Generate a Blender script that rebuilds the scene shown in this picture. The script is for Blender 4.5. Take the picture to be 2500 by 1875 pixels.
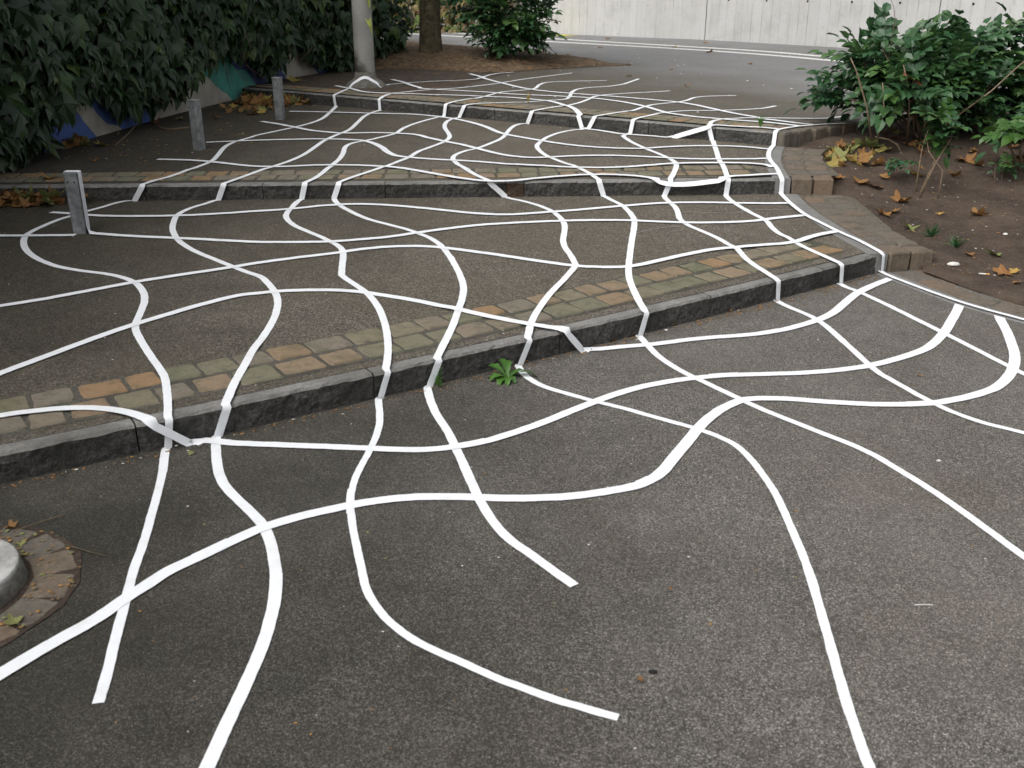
import bpy, bmesh, math, random
from mathutils import Vector, Matrix, noise

R = math.radians
scene = bpy.context.scene
for o in list(bpy.data.objects):
    bpy.data.objects.remove(o)
C = scene.collection
rnd = random.Random(7)

# ------------------------------------------------------------------ camera
PITCH = math.atan((937.5 + 40.0) / 2400.0)
cam_d = bpy.data.cameras.new('camera')
cam_d.sensor_width = 36.0
cam_d.lens = 36.0 * 2400.0 / 2500.0
cam_d.clip_end = 800
cam_d.dof.use_dof = True
cam_d.dof.focus_distance = 8.0
cam_d.dof.aperture_fstop = 5.6
cam = bpy.data.objects.new('camera', cam_d)
cam.location = (0, 0, 1.87)
cam.rotation_euler = (math.pi / 2 - PITCH, 0, 0)
C.objects.link(cam)
scene.camera = cam

# ------------------------------------------------------------------ sky, sun, exposure
SUN_EL, SUN_AZ = 50.0, -130.0          # azimuth from +Y towards +X
w = bpy.data.worlds.new('World')
scene.world = w
w.use_nodes = True
nt = w.node_tree
bg = nt.nodes['Background']
sky = nt.nodes.new('ShaderNodeTexSky')
sky.sky_type = 'NISHITA'
sky.sun_disc = False
sky.sun_elevation = R(SUN_EL)
sky.sun_rotation = R(SUN_AZ)
sky.air_density = 1.0
sky.dust_density = 6.0
sky.ozone_density = 1.0
hs = nt.nodes.new('ShaderNodeHueSaturation')
hs.inputs['Saturation'].default_value = 0.22
nt.links.new(sky.outputs[0], hs.inputs['Color'])
nt.links.new(hs.outputs[0], bg.inputs['Color'])
bg.inputs['Strength'].default_value = 0.11
sun_d = bpy.data.lights.new('sun', 'SUN')
sun_d.energy = 1.5
sun_d.angle = R(75)
sun_d.color = (1.0, 0.97, 0.93)
sun = bpy.data.objects.new('sun', sun_d)
dirv = Vector((math.sin(R(SUN_AZ)) * math.cos(R(SUN_EL)), math.cos(R(SUN_AZ)) * math.cos(R(SUN_EL)), math.sin(R(SUN_EL))))
sun.rotation_euler = dirv.to_track_quat('Z', 'Y').to_euler()
sun.location = dirv * 30
C.objects.link(sun)
scene.view_settings.view_transform = 'Standard'
scene.view_settings.look = 'None'
scene.view_settings.gamma = 1.0
scene.view_settings.use_curve_mapping = False
scene.view_settings.exposure = 0.45

# ------------------------------------------------------------------ helpers
def tag(o, label=None, cat=None, group=None, kind=None):
    if label: o['label'] = label
    if cat: o['category'] = cat
    if group: o['group'] = group
    if kind: o['kind'] = kind
    return o

def mesh_obj(name, verts, faces, mat, parent=None, smooth=False):
    me = bpy.data.meshes.new(name)
    me.from_pydata([tuple(v) for v in verts], [], faces)
    if mat is not None:
        for m in (mat if isinstance(mat, (list, tuple)) else [mat]):
            me.materials.append(m)
    if smooth:
        me.polygons.foreach_set('use_smooth', [True] * len(me.polygons))
    me.update()
    o = bpy.data.objects.new(name, me)
    C.objects.link(o)
    if parent is not None: o.parent = parent
    return o

def empty(name, loc=(0, 0, 0), rz=0.0):
    o = bpy.data.objects.new(name, None)
    o.location = loc
    o.rotation_euler = (0, 0, rz)
    o.empty_display_size = 0.05
    C.objects.link(o)
    return o

def inst(name, me, parent, M):
    """one more object on shared mesh data; M is relative to the parent"""
    o = bpy.data.objects.new(name, me)
    C.objects.link(o)
    o.parent = parent
    o.matrix_local = M
    return o

def grid_faces(nu, nv, off=0):
    return [(off + j * nu + i, off + j * nu + i + 1, off + (j + 1) * nu + i + 1, off + (j + 1) * nu + i)
            for j in range(nv - 1) for i in range(nu - 1)]

def tube(pts, radii, n=6, cap=True):
    V, F = [], []
    pts = [Vector(p) for p in pts]
    for i, p in enumerate(pts):
        t = (pts[min(i + 1, len(pts) - 1)] - pts[max(i - 1, 0)])
        t = t.normalized() if t.length > 1e-9 else Vector((0, 0, 1))
        a = Vector((1, 0, 0)) if abs(t.x) < 0.8 else Vector((0, 1, 0))
        s = t.cross(a).normalized(); b = t.cross(s)
        for k in range(n):
            an = 2 * math.pi * k / n
            V.append(p + (s * math.cos(an) + b * math.sin(an)) * radii[i])
    for i in range(len(pts) - 1):
        for k in range(n):
            F.append((i * n + k, i * n + (k + 1) % n, (i + 1) * n + (k + 1) % n, (i + 1) * n + k))
    if cap:
        F.append(tuple(range(n))[::-1]); F.append(tuple((len(pts) - 1) * n + k for k in range(n)))
    return V, F

class MB:
    def __init__(s): s.v, s.f, s.m = [], [], []
    def add(s, V, F, mi=0):
        o = len(s.v); s.v += [Vector(x) for x in V]
        s.f += [tuple(i + o for i in f) for f in F]; s.m += [mi] * len(F)
    def build(s, name, mats, parent=None, smooth=False):
        o = mesh_obj(name, s.v, s.f, mats, parent, smooth)
        if any(s.m): o.data.polygons.foreach_set('material_index', s.m)
        return o

# ------------------------------------------------------------------ materials
def new_mat(name):
    m = bpy.data.materials.new(name); m.use_nodes = True
    t = m.node_tree; b = t.nodes['Principled BSDF']
    return m, t, b

class N:
    """tiny node helper"""
    def __init__(s, t): s.t = t
    def node(s, ty, **kw):
        n = s.t.nodes.new(ty)
        for k, v in kw.items(): setattr(n, k, v)
        return n
    def link(s, a, b): s.t.links.new(a, b)
    def pos(s): return s.node('ShaderNodeNewGeometry').outputs['Position']
    def obj(s): return s.node('ShaderNodeTexCoord').outputs['Object']
    def mapping(s, vec, scale=(1, 1, 1), loc=(0, 0, 0), rot=(0, 0, 0)):
        n = s.node('ShaderNodeMapping'); n.inputs['Scale'].default_value = scale
        n.inputs['Location'].default_value = loc; n.inputs['Rotation'].default_value = rot
        s.link(vec, n.inputs['Vector']); return n.outputs[0]
    def noise(s, vec, scale, detail=3, rough=.55, out='Fac'):
        n = s.node('ShaderNodeTexNoise'); n.inputs['Scale'].default_value = scale
        n.inputs['Detail'].default_value = detail; n.inputs['Roughness'].default_value = rough
        s.link(vec, n.inputs['Vector']); return n.outputs[out]
    def voro(s, vec, scale, feature='F1', out='Distance'):
        n = s.node('ShaderNodeTexVoronoi', feature=feature); n.inputs['Scale'].default_value = scale
        s.link(vec, n.inputs['Vector']); return n.outputs[out]
    def ramp(s, fac, stops, interp='LINEAR'):
        n = s.node('ShaderNodeValToRGB'); cr = n.color_ramp; cr.interpolation = interp
        while len(cr.elements) > 1: cr.elements.remove(cr.elements[-1])
        for i, (p, c) in enumerate(stops):
            e = cr.elements[0] if i == 0 else cr.elements.new(p)
            e.position = p
            e.color = (c, c, c, 1) if isinstance(c, (int, float)) else (c[0], c[1], c[2], 1)
        s.link(fac, n.inputs['Fac']); return n.outputs['Color']
    def mix(s, fac, a, b, blend='MIX'):
        n = s.node('ShaderNodeMix', data_type='RGBA', blend_type=blend)
        for sock, val in ((n.inputs['Factor'], fac), (n.inputs['A'], a), (n.inputs['B'], b)):
            if hasattr(val, 'is_linked') or hasattr(val, 'links'): s.link(val, sock)
            elif isinstance(val, (int, float)) and sock.type == 'VALUE': sock.default_value = val
            else: sock.default_value = (val[0], val[1], val[2], 1) if not isinstance(val, (int, float)) else (val, val, val, 1)
        return n.outputs['Result']
    def math(s, op, a, b=0.0):
        n = s.node('ShaderNodeMath', operation=op)
        for sock, val in ((n.inputs[0], a), (n.inputs[1], b)):
            if isinstance(val, (int, float)): sock.default_value = val
            else: s.link(val, sock)
        return n.outputs[0]
    def bump(s, h, strength, dist=.01, normal=None):
        n = s.node('ShaderNodeBump'); n.inputs['Strength'].default_value = strength
        n.inputs['Distance'].default_value = dist
        s.link(h, n.inputs['Height'])
        if normal is not None: s.link(normal, n.inputs['Normal'])
        return n.outputs[0]

def mix_sock(n, *a): return n

def asphalt(name, dark, light, tint, stain=(.05, .045, .035), grain=240, warm=.5, damp=None):
    m, t, b = new_mat(name); n = N(t); p = n.pos()
    vo = n.node('ShaderNodeTexVoronoi'); vo.inputs['Scale'].default_value = grain; n.link(p, vo.inputs['Vector'])
    sep = n.node('ShaderNodeSeparateColor'); n.link(vo.outputs['Color'], sep.inputs[0])
    stones = n.ramp(sep.outputs[0], [(0, tuple(x * .55 for x in dark)), (.3, dark), (.68, tint), (.86, tuple(x * 1.5 for x in tint)), (.955, light), (1, tuple(min(1, x * 1.4) for x in light))])
    v2 = n.node('ShaderNodeTexVoronoi'); v2.inputs['Scale'].default_value = grain * .55; n.link(p, v2.inputs['Vector'])
    sep2 = n.node('ShaderNodeSeparateColor'); n.link(v2.outputs['Color'], sep2.inputs[0])
    col = n.mix(n.ramp(sep2.outputs[1], [(.93, 0), (.97, .4)]), stones, light)
    col = n.mix(n.ramp(sep2.outputs[2], [(.0, .4), (.5, 0)]), col, dark)
    med = n.noise(p, 5.5, 4, .7)
    col = n.mix(n.ramp(med, [(.42, 0), (.72, .62)]), col, n.mix(.5, col, tuple(x * .5 for x in dark)))
    big = n.noise(p, .9, 4, .62, out='Color')
    sb = n.node('ShaderNodeSeparateColor'); n.link(big, sb.inputs[0])
    col = n.mix(n.ramp(sb.outputs[0], [(.38, 0), (.64, warm)]), col, n.mix(.5, col, stain))
    # paler scuffed traffic film
    col = n.mix(n.ramp(sb.outputs[1], [(.48, 0), (.70, .20)]), col, n.mix(.5, light, col))
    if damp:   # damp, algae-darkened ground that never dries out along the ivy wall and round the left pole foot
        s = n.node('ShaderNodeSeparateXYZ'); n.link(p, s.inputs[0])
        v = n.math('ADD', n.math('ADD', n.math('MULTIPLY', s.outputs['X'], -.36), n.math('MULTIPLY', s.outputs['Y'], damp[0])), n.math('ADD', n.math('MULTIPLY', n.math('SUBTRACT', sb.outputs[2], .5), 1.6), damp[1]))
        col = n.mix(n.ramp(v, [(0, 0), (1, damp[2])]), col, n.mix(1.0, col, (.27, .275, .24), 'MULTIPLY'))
    n.link(col, b.inputs['Base Color'])
    n.link(n.bump(n.mix(.35, n.ramp(vo.outputs['Distance'], [(0, 1), (.6, 0)]), med), .6, .004), b.inputs['Normal'])
    b.inputs['Roughness'].default_value = .75
    b.inputs['Specular IOR Level'].default_value = .35
    return m

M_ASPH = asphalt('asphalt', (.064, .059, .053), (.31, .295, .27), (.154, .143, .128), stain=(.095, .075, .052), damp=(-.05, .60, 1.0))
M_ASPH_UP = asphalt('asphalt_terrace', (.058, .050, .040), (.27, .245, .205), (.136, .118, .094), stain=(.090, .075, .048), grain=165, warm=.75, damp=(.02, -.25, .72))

def stone_mat(name, base, spot, bumpd, scale=60, rough=.85, sp=.5, stain=None, lo=.38, hi=.66):
    m, t, b = new_mat(name); n = N(t); p = n.pos()
    a = n.noise(p, scale, 4, .75)
    col = n.mix(n.ramp(a, [(lo, 0), (hi, 1)]), base, spot)
    c2 = n.noise(p, 5, 4, .65)
    col = n.mix(n.ramp(c2, [(.38, 0), (.7, sp)]), col, tuple(x * .45 for x in base))
    if stain:
        col = n.mix(n.ramp(n.noise(p, 2.3, 4, .6), [(.5, 0), (.72, .7)]), col, stain)
    n.link(col, b.inputs['Base Color'])
    b.inputs['Roughness'].default_value = rough
    h = n.mix(.5, a, n.noise(p, 18, 4, .7))
    n.link(n.bump(h, .9, bumpd), b.inputs['Normal'])
    return m

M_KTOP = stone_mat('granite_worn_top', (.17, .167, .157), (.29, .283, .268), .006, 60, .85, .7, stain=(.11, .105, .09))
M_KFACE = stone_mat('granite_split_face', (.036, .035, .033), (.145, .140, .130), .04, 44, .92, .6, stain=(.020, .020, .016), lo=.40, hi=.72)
M_KEDGE = stone_mat('edging_stone', (.155, .155, .15), (.25, .245, .235), .004, 80, .8, .4)
M_MORTAR = stone_mat('joint_mortar', (.050, .046, .036), (.15, .138, .115), .010, 90, .95, .7, stain=(.035, .045, .016))
M_CONC = stone_mat('pole_concrete', (.42, .42, .405), (.60, .60, .58), .012, 22, 1.0, .75, stain=(.15, .145, .125))
M_CONC.node_tree.nodes['Principled BSDF'].inputs['Specular IOR Level'].default_value = .05
M_MOSSY = stone_mat('mossy_concrete', (.12, .115, .10), (.26, .25, .22), .012, 30, .95, .7, stain=(.05, .06, .03))

def sett_mat(name, pal, moss):
    m, t, b = new_mat(name); n = N(t); p = n.pos()
    oi = n.node('ShaderNodeObjectInfo')
    base = n.ramp(oi.outputs['Random'], [(i / len(pal), c) for i, c in enumerate(pal)], 'CONSTANT')
    g = n.noise(p, 38, 6, .7)
    col = n.mix(n.ramp(g, [(.3, 0), (.75, .8)]), base, n.mix(.45, base, (.27, .225, .165)))
    ms = n.noise(p, 6, 4, .6)
    col = n.mix(n.ramp(ms, [(.48, 0), (.72, moss)]), col, (.070, .078, .034))
    dk = n.noise(p, 14, 6, .75)
    col = n.mix(n.ramp(dk, [(.5, 0), (.78, .75)]), col, (.035, .030, .023))
    n.link(col, b.inputs['Base Color']); b.inputs['Roughness'].default_value = .85
    h = n.mix(.4, n.noise(p, 28, 6, .7), n.noise(n.mapping(p, (1, 4, 1), rot=(0, 0, .5)), 16, 4))
    n.link(n.bump(h, 1.0, .012), b.inputs['Normal'])
    return m
M_SETT = sett_mat('sandstone_setts', [(.170, .150, .098), (.220, .152, .088), (.146, .142, .092), (.255, .155, .074), (.180, .150, .110), (.135, .138, .088), (.220, .160, .100), (.165, .144, .112)], .55)
M_SETTB = sett_mat('border_setts', [(0.100, 0.084, 0.067), (0.120, 0.090, 0.066), (0.092, 0.084, 0.072), (0.136, 0.094, 0.064), (0.104, 0.090, 0.077), (0.090, 0.080, 0.067), (0.112, 0.088, 0.070), (0.096, 0.086, 0.078)], .25)

def dark_sett_mat():
    m, t, b = new_mat('dark_brown_setts'); n = N(t); p = n.pos()
    oi = n.node('ShaderNodeObjectInfo')
    base = n.ramp(oi.outputs['Random'], [(0, (.060, .045, .032)), (.3, (.090, .058, .038)), (.6, (.050, .042, .034)), (1, (.085, .065, .045))])
    col = n.mix(n.ramp(n.noise(p, 40, 5, .7), [(.35, 0), (.75, .6)]), base, (.035, .030, .024))
    n.link(col, b.inputs['Base Color']); b.inputs['Roughness'].default_value = .9
    n.link(n.bump(n.noise(p, 30, 5, .7), .9, .008), b.inputs['Normal'])
    return m
M_SETTD = dark_sett_mat()

def dirt_mat():
    m, t, b = new_mat('bare_soil'); n = N(t); p = n.pos()
    a = n.noise(p, 3.2, 6, .65)
    col = n.ramp(a, [(.28, (.040, .027, .019)), (.5, (.090, .061, .042)), (.72, (.150, .106, .074))])
    c = n.voro(p, 90, out='Color'); sep = n.node('ShaderNodeSeparateColor'); n.link(c, sep.inputs[0])
    col = n.mix(n.ramp(sep.outputs[0], [(.86, 0), (.97, .75)]), col, (.16, .13, .105))
    n.link(col, b.inputs['Base Color']); b.inputs['Roughness'].default_value = .95
    h = n.mix(.5, n.noise(p, 22, 8, .75), n.noise(p, 110, 4, .7))
    n.link(n.bump(h, 1.0, .05), b.inputs['Normal'])
    return m
M_DIRT = dirt_mat()

def tape_mat():
    m, t, b = new_mat('white_tape'); n = N(t); p = n.pos()
    g = n.noise(p, 9, 5, .7)
    col = n.mix(n.ramp(g, [(.5, 0), (.78, .4)]), (.80, .825, .85), (.56, .55, .52))
    sp = n.voro(p, 24); spk = n.ramp(sp, [(.0, 1), (.035, 1), (.05, 0)])
    c = n.voro(p, 24, out='Color'); sep = n.node('ShaderNodeSeparateColor'); n.link(c, sep.inputs[0])
    k = n.math('MULTIPLY', spk, n.ramp(sep.outputs[1], [(.70, 0), (.72, .65)]))
    col = n.mix(k, col, (.20, .17, .13))
    n.link(col, b.inputs['Base Color']); b.inputs['Roughness'].default_value = .5
    b.inputs['Specular IOR Level'].default_value = .3
    h = n.mix(.35, n.noise(n.mapping(p, (1, 1, 1)), 26, 4, .6), n.voro(p, 150))
    n.link(n.bump(h, .5, .004), b.inputs['Normal'])
    return m
M_TAPE = tape_mat()

def plain(name, col, rough=.8, var=.3, scale=20, metal=0.0, bump=.0, spec=.4):
    m, t, b = new_mat(name); n = N(t); p = n.pos()
    c = n.mix(n.ramp(n.noise(p, scale, 5, .65), [(.35, 0), (.7, 1)]), tuple(x * (1 - var) for x in col), tuple(min(1, x * (1 + var)) for x in col))
    n.link(c, b.inputs['Base Color']); b.inputs['Roughness'].default_value = rough
    b.inputs['Metallic'].default_value = metal; b.inputs['Specular IOR Level'].default_value = spec
    if bump: n.link(n.bump(n.noise(p, scale * 2, 5, .7), .8, bump), b.inputs['Normal'])
    return m
M_STEEL = plain('galvanised_steel', (.27, .28, .285), .5, .35, 14, .35, .002)
M_HOLE = plain('hole_dark', (.015, .015, .015), .9)
M_BARK = plain('tree_bark', (.125, .105, .062), .95, .55, 11, 0, .08)
M_STEM = plain('shrub_stem', (.21, .155, .105), .9, .4, 40)
M_VINE = plain('vine_stem', (.16, .115, .070), .9, .3, 30)
M_PAINT = plain('road_paint_white', (.66, .66, .64), .7, .25, 14)
M_YELLOW = plain('yellow_paint', (.55, .48, .06), .7, .3, 12)
M_LIME = plain('lime_paint', (.50, .58, .12), .7, .3, 12)
M_WHITE = plain('white_bit', (.62, .61, .57), .7, .15, 30)
M_FILTER = plain('cigarette_filter', (.55, .30, .10), .8, .2, 60)
M_CHALK = plain('chalk_line', (.24, .23, .21), .95, .3, 60)

def leaf_mat(name, stops, rough=.45, trans=.15, vein=True, spec=.5, sat=.25):
    m, t, b = new_mat(name); n = N(t); p = n.pos()
    oi = n.node('ShaderNodeObjectInfo')
    at = n.node('ShaderNodeAttribute', attribute_name='tone')
    f = n.math('FRACT', n.math('ADD', oi.outputs['Random'], at.outputs['Fac']))
    c = n.ramp(f, stops)
    c = n.mix(n.ramp(n.noise(p, 25, 4, .6), [(.35, 0), (.75, sat)]), c, tuple(x * .55 for x in stops[0][1]))
    n.link(c, b.inputs['Base Color']); b.inputs['Roughness'].default_value = rough
    b.inputs['Specular IOR Level'].default_value = spec
    n.link(n.bump(n.noise(p, 45, 3, .6), .4, .006), b.inputs['Normal'])
    if trans:
        tr = n.node('ShaderNodeBsdfTranslucent'); n.link(c, tr.inputs['Color'])
        mx = n.node('ShaderNodeMixShader'); mx.inputs[0].default_value = trans
        n.link(b.outputs[0], mx.inputs[1]); n.link(tr.outputs[0], mx.inputs[2])
        n.link(mx.outputs[0], t.nodes['Material Output'].inputs['Surface'])
    return m
M_IVY = leaf_mat('ivy_leaf', [(0, (.014, .034, .013)), (.25, (.026, .062, .020)), (.5, (.018, .044, .020)), (.75, (.036, .080, .024)), (.9, (.050, .105, .030)), (.97, (.10, .14, .035)), (1, (.018, .042, .016))], .40, .14, spec=.5)
M_MAHO = leaf_mat('holly_leaf', [(0, (.026, .072, .028)), (.3, (.046, .118, .040)), (.6, (.034, .092, .042)), (.85, (.085, .165, .045)), (1, (.036, .095, .034))], .34, .2, spec=.5)
M_MAHOL = leaf_mat('fresh_leaf', [(0, (.050, .125, .028)), (.5, (.075, .165, .030)), (1, (.045, .11, .03))], .35, .25)
M_RED = leaf_mat('red_leaf', [(0, (.30, .045, .02)), (1, (.36, .10, .03))], .5, .2)
M_DEAD = leaf_mat('fallen_leaf_brown', [(0, (0.260, 0.137, 0.052)), (.35, (0.351, 0.195, 0.072)), (.7, (0.202, 0.111, 0.049)), (1, (0.312, 0.156, 0.058))], .7, .1, sat=.6, spec=.2)
M_DEADY = leaf_mat('fallen_leaf_yellow', [(0, (0.413, 0.312, 0.094)), (.5, (0.338, 0.300, 0.100)), (1, (0.450, 0.275, 0.075))], .7, .15, sat=.5, spec=.2)
M_DEADG = leaf_mat('fallen_leaf_green', [(0, (0.192, 0.228, 0.078)), (.5, (0.264, 0.264, 0.108)), (1, (0.156, 0.180, 0.072))], .7, .15, sat=.5, spec=.2)
M_WEED = leaf_mat('weed_leaf', [(0, (.055, .155, .020)), (.5, (.080, .20, .026)), (1, (.05, .135, .022))], .4, .25, sat=.4)
M_BANK = leaf_mat('bank_leaf', [(0, (.07, .14, .035)), (.3, (.16, .22, .05)), (.55, (.30, .20, .09)), (.75, (.40, .30, .20)), (1, (.10, .17, .05))], .6, .3)

# ------------------------------------------------------------------ terrain
KERB = [None, (0.01491548, 0.67119798, 4.83869297), (0, 0.0516207, 8.19239399), (0, -0.7026183, 11.31904223)]
ZB = [0, 0, .22, .43]
ZT = [0, .132, .345, .56]
def yk(i, x):
    a, b, c = KERB[i]; return a * x * x + b * x + c
def dyk(i, x):
    a, b, c = KERB[i]; return 2 * a * x + b
def surf(l, x, y):
    if l == 0: return 0.0
    if l == 3: return .56
    t = (y - yk(l, x)) / (yk(l + 1, x) - yk(l, x))
    return ZT[l] + t * (ZB[l + 1] - ZT[l])
def kframe(k, x):
    t = Vector((1, dyk(k, x), 0)).normalized()
    return t, Vector((-t.y, t.x, 0))          # tangent, inward normal
def kpoint(k, x, d, z):
    _, n = kframe(k, x)
    return Vector((x + n.x * d, yk(k, x) + n.y * d, z))
def walk(k, x0, x1, step):
    x = x0
    while x < x1:
        yield x
        x += step / math.sqrt(1 + dyk(k, x) ** 2)
def pl(pts, y):
    """piecewise linear lookup"""
    if y <= pts[0][0]: return pts[0][1]
    for (a, b), (c, d) in zip(pts, pts[1:]):
        if y <= c: return b + (d - b) * (y - a) / (c - a)
    return pts[-1][1]

# big sheet out to the horizon, then the lower forecourt
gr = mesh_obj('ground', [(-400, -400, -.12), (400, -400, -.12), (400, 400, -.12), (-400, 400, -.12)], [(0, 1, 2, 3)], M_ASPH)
tag(gr, kind='structure')
xs = [-14 + i * .5 for i in range(60)]
V = []
for f in (0, .5, .8, 1):
    for x in xs: V.append((x, -14 + f * (yk(1, max(-6, min(4, x))) + .02 + 14), 0))
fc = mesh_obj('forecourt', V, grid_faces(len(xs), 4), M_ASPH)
tag(fc, kind='structure')
# terraces 1 and 2: ruled sheets between the kerbs
for l in (1, 2):
    x0, x1 = (-8.5, 2.86) if l == 1 else (-6.0, 2.8)
    nx, ny = 40, 14
    V = []
    for j in range(ny):
        for i in range(nx):
            x = x0 + (x1 - x0) * i / (nx - 1)
            ya = yk(l, x) + .10; yb = yk(l + 1, x) + .02
            y = ya + (yb - ya) * j / (ny - 1)
            V.append((x, y, surf(l, x, y)))
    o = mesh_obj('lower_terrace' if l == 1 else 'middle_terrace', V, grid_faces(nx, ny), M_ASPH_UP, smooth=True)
    tag(o, kind='structure')
# top terrace and the road beyond are one continuous sheet
def upper_mat():
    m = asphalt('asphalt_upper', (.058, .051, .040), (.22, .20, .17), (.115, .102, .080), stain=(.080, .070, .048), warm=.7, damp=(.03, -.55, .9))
    t = m.node_tree; n = N(t); b = t.nodes['Principled BSDF']
    src = b.inputs['Base Color'].links[0].from_socket
    p = n.pos(); s = n.node('ShaderNodeSeparateXYZ'); n.link(p, s.inputs[0])
    v = n.math('ADD', n.math('ADD', s.outputs['Y'], n.math('MULTIPLY', s.outputs['X'], 2.1)), n.math('MULTIPLY', n.noise(p, .5, 4), 5.0))
    mask = n.ramp(n.math('DIVIDE', n.math('SUBTRACT', v, 20.6), 5.5), [(0, 0), (1, 1)])
    m2 = n.math('MULTIPLY', mask, 1.0)
    grey = n.mix(n.ramp(n.noise(p, 60, 4, .7), [(.3, 0), (.7, 1)]), (.16, .16, .16), (.235, .235, .235))
    grey = n.mix(n.ramp(n.noise(p, .8, 5, .6), [(.4, 0), (.7, .6)]), grey, (.14, .138, .13))
    n.link(n.mix(m2, src, grey), b.inputs['Base Color'])
    return m
M_UP = upper_mat()
def upper_front(x):
    return yk(3, x) + .10 if x < 2.5 else 9.56 + .80 * (x - 2.5)
xs = [-9 + i * .45 for i in range(70)]
V = []
for f in (0, .08, .2, .4, .7, 1):
    for x in xs:
        ya = upper_front(x); V.append((x, ya + f * (70 - ya), .56))
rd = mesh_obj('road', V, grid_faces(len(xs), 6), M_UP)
tag(rd, kind='structure')

# mortar beds under the sett rows
def mortar(name, k, x0, x1, d0, d1, l, lift=.0015):
    V = []; n = 60
    for d in (d0, d1):
        for i in range(n):
            x = x0 + (x1 - x0) * i / (n - 1)
            p = kpoint(k, x, d, 0); V.append((p.x, p.y, surf(l, p.x, p.y) + lift))
    o = mesh_obj(name, V, grid_faces(n, 2), M_MORTAR); tag(o, kind='structure'); return o
SD, SJ, KW = .186, .016, .165

# unit setts: footprint 1 x 1, top at z 0, bottom at -1
def sett_mesh(i):
    r = random.Random(100 + i); V, F = [], []
    cs = [(sx * .5 + r.uniform(-.05, .05), sy * .5 + r.uniform(-.05, .05)) for sx, sy in ((-1, -1), (1, -1), (1, 1), (-1, 1))]
    ring = []
    for k in range(4):
        a, b = cs[k], cs[(k + 1) % 4]
        for f in (.07, .35, .65, .93):
            ring.append((a[0] + (b[0] - a[0]) * f + r.uniform(-.022, .022), a[1] + (b[1] - a[1]) * f + r.uniform(-.022, .022)))
    n = len(ring)
    V.append((r.uniform(-.1, .1), r.uniform(-.1, .1), r.uniform(-.01, .03)))
    for s, z in ((.93, 0.0), (1.0, -.07), (.98, -1.0)):
        for (x, y) in ring: V.append((x * s, y * s, z + (r.uniform(-.03, .012) if z > -.5 else 0)))
    for k in range(n): F.append((0, 1 + k, 1 + (k + 1) % n))
    for rr in (0, 1):
        for k in range(n):
            a = 1 + rr * n + k; b = 1 + rr * n + (k + 1) % n
            F.append((a, a + n, b + n, b))
    return V, F
SETTS, SETTSD, SETTSB = [], [], []
for i in range(10):
    V, F = sett_mesh(i)
    for lst, mat, nm in ((SETTS, M_SETT, 'sett'), (SETTSD, M_SETTD, 'dark_sett'), (SETTSB, M_SETTB, 'border_sett')):
        me = bpy.data.meshes.new(nm); me.from_pydata(V, [], F); me.materials.append(mat); me.update()
        lst.append(me)
def put_sett(parent, x, y, z, ang, ln, dp, h=.10, meshes=SETTS, slope=0.0):
    M = (Matrix.Translation((x, y, z)) @ Matrix.Rotation(ang + rnd.uniform(-.03, .03), 4, 'Z') @
         Matrix.Rotation(slope + rnd.uniform(-.012, .012), 4, 'X') @ Matrix.Rotation(rnd.uniform(-.012, .012), 4, 'Y') @
         Matrix.Diagonal((ln, dp, h, 1)))
    return inst('sett', rnd.choice(meshes), parent, M)
def sett_band(name, k, l, x0, x1, rows=2, lmin=.15, lmax=.22):
    mo = mortar(name, k, x0 - .1, x1 + .02, KW - .01, KW + rows * (SD + SJ) - .002, l)
    for r in range(rows):
        d = KW + .004 + (SD + SJ) * (r + .5)
        x = x0 + rnd.uniform(0, .1)
        while x < x1 - .05:
            ln = rnd.uniform(lmin, lmax)
            t, nn = kframe(k, x)
            xc = x + t.x * ln / 2
            if xc + t.x * ln / 2 > x1 + .03: ln = max(.08, (x1 - x) / t.x); xc = x + t.x * ln / 2
            p = kpoint(k, xc, d + rnd.uniform(-.006, .006), 0)
            put_sett(mo, p.x, p.y, surf(l, p.x, p.y) + .007, math.atan2(t.y, t.x), ln - SJ, SD - rnd.uniform(0, .015))
            x += t.x * (ln + rnd.uniform(0, .006))
    return mo
sett_band('lower_sett_band', 1, 1, -4.6, 2.42)
sett_band('middle_sett_band', 2, 2, -5.2, 2.12)
sett_band('upper_sett_band', 3, 3, -3.9, 2.36)

# kerbs of single split granite stones
def kerb_stone(k, xa, xb, parent, face=None):
    n = max(3, int((xb - xa) / .025)); zb, zt = ZB[k], ZT[k]; h = zt - zb
    prof = [(0, zb - .08), (0, zb + .02), (0, zb + h * .35), (0, zb + h * .65), (0, zt - .014), (.011, zt), (.05, zt), (.10, zt), (KW, zt), (KW, zb - .05)]
    V, F, mi = [], [], []
    sd = rnd.uniform(0, 99)
    for i in range(n):
        x = xa + .003 + (xb - xa - .006) * i / (n - 1)
        for j, (d, z) in enumerate(prof):
            q = noise.noise(Vector((x * 14 + sd, z * 22, j * .4))) * .010 + noise.noise(Vector((x * 45, z * 60 + sd, 3))) * .006
            if j == 0 or j > 6: q = 0
            dz = (noise.noise(Vector((x * 17, sd, 9))) * .005 + noise.noise(Vector((x * 60, sd, 5))) * .003) if j in (4, 5) else 0
            V.append(kpoint(k, x, d + q + .004, z + dz))
    m = len(prof)
    for i in range(n - 1):
        for j in range(m - 1):
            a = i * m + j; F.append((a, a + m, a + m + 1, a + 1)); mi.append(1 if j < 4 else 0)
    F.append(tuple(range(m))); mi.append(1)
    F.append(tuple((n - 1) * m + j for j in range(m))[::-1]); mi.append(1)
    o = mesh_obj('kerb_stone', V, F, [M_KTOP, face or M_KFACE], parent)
    o.data.polygons.foreach_set('material_index', mi)
    return o
M_RUST = stone_mat('rusty_granite_face', (.050, .030, .018), (.12, .085, .060), .02, 42, .9, .6)
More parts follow.
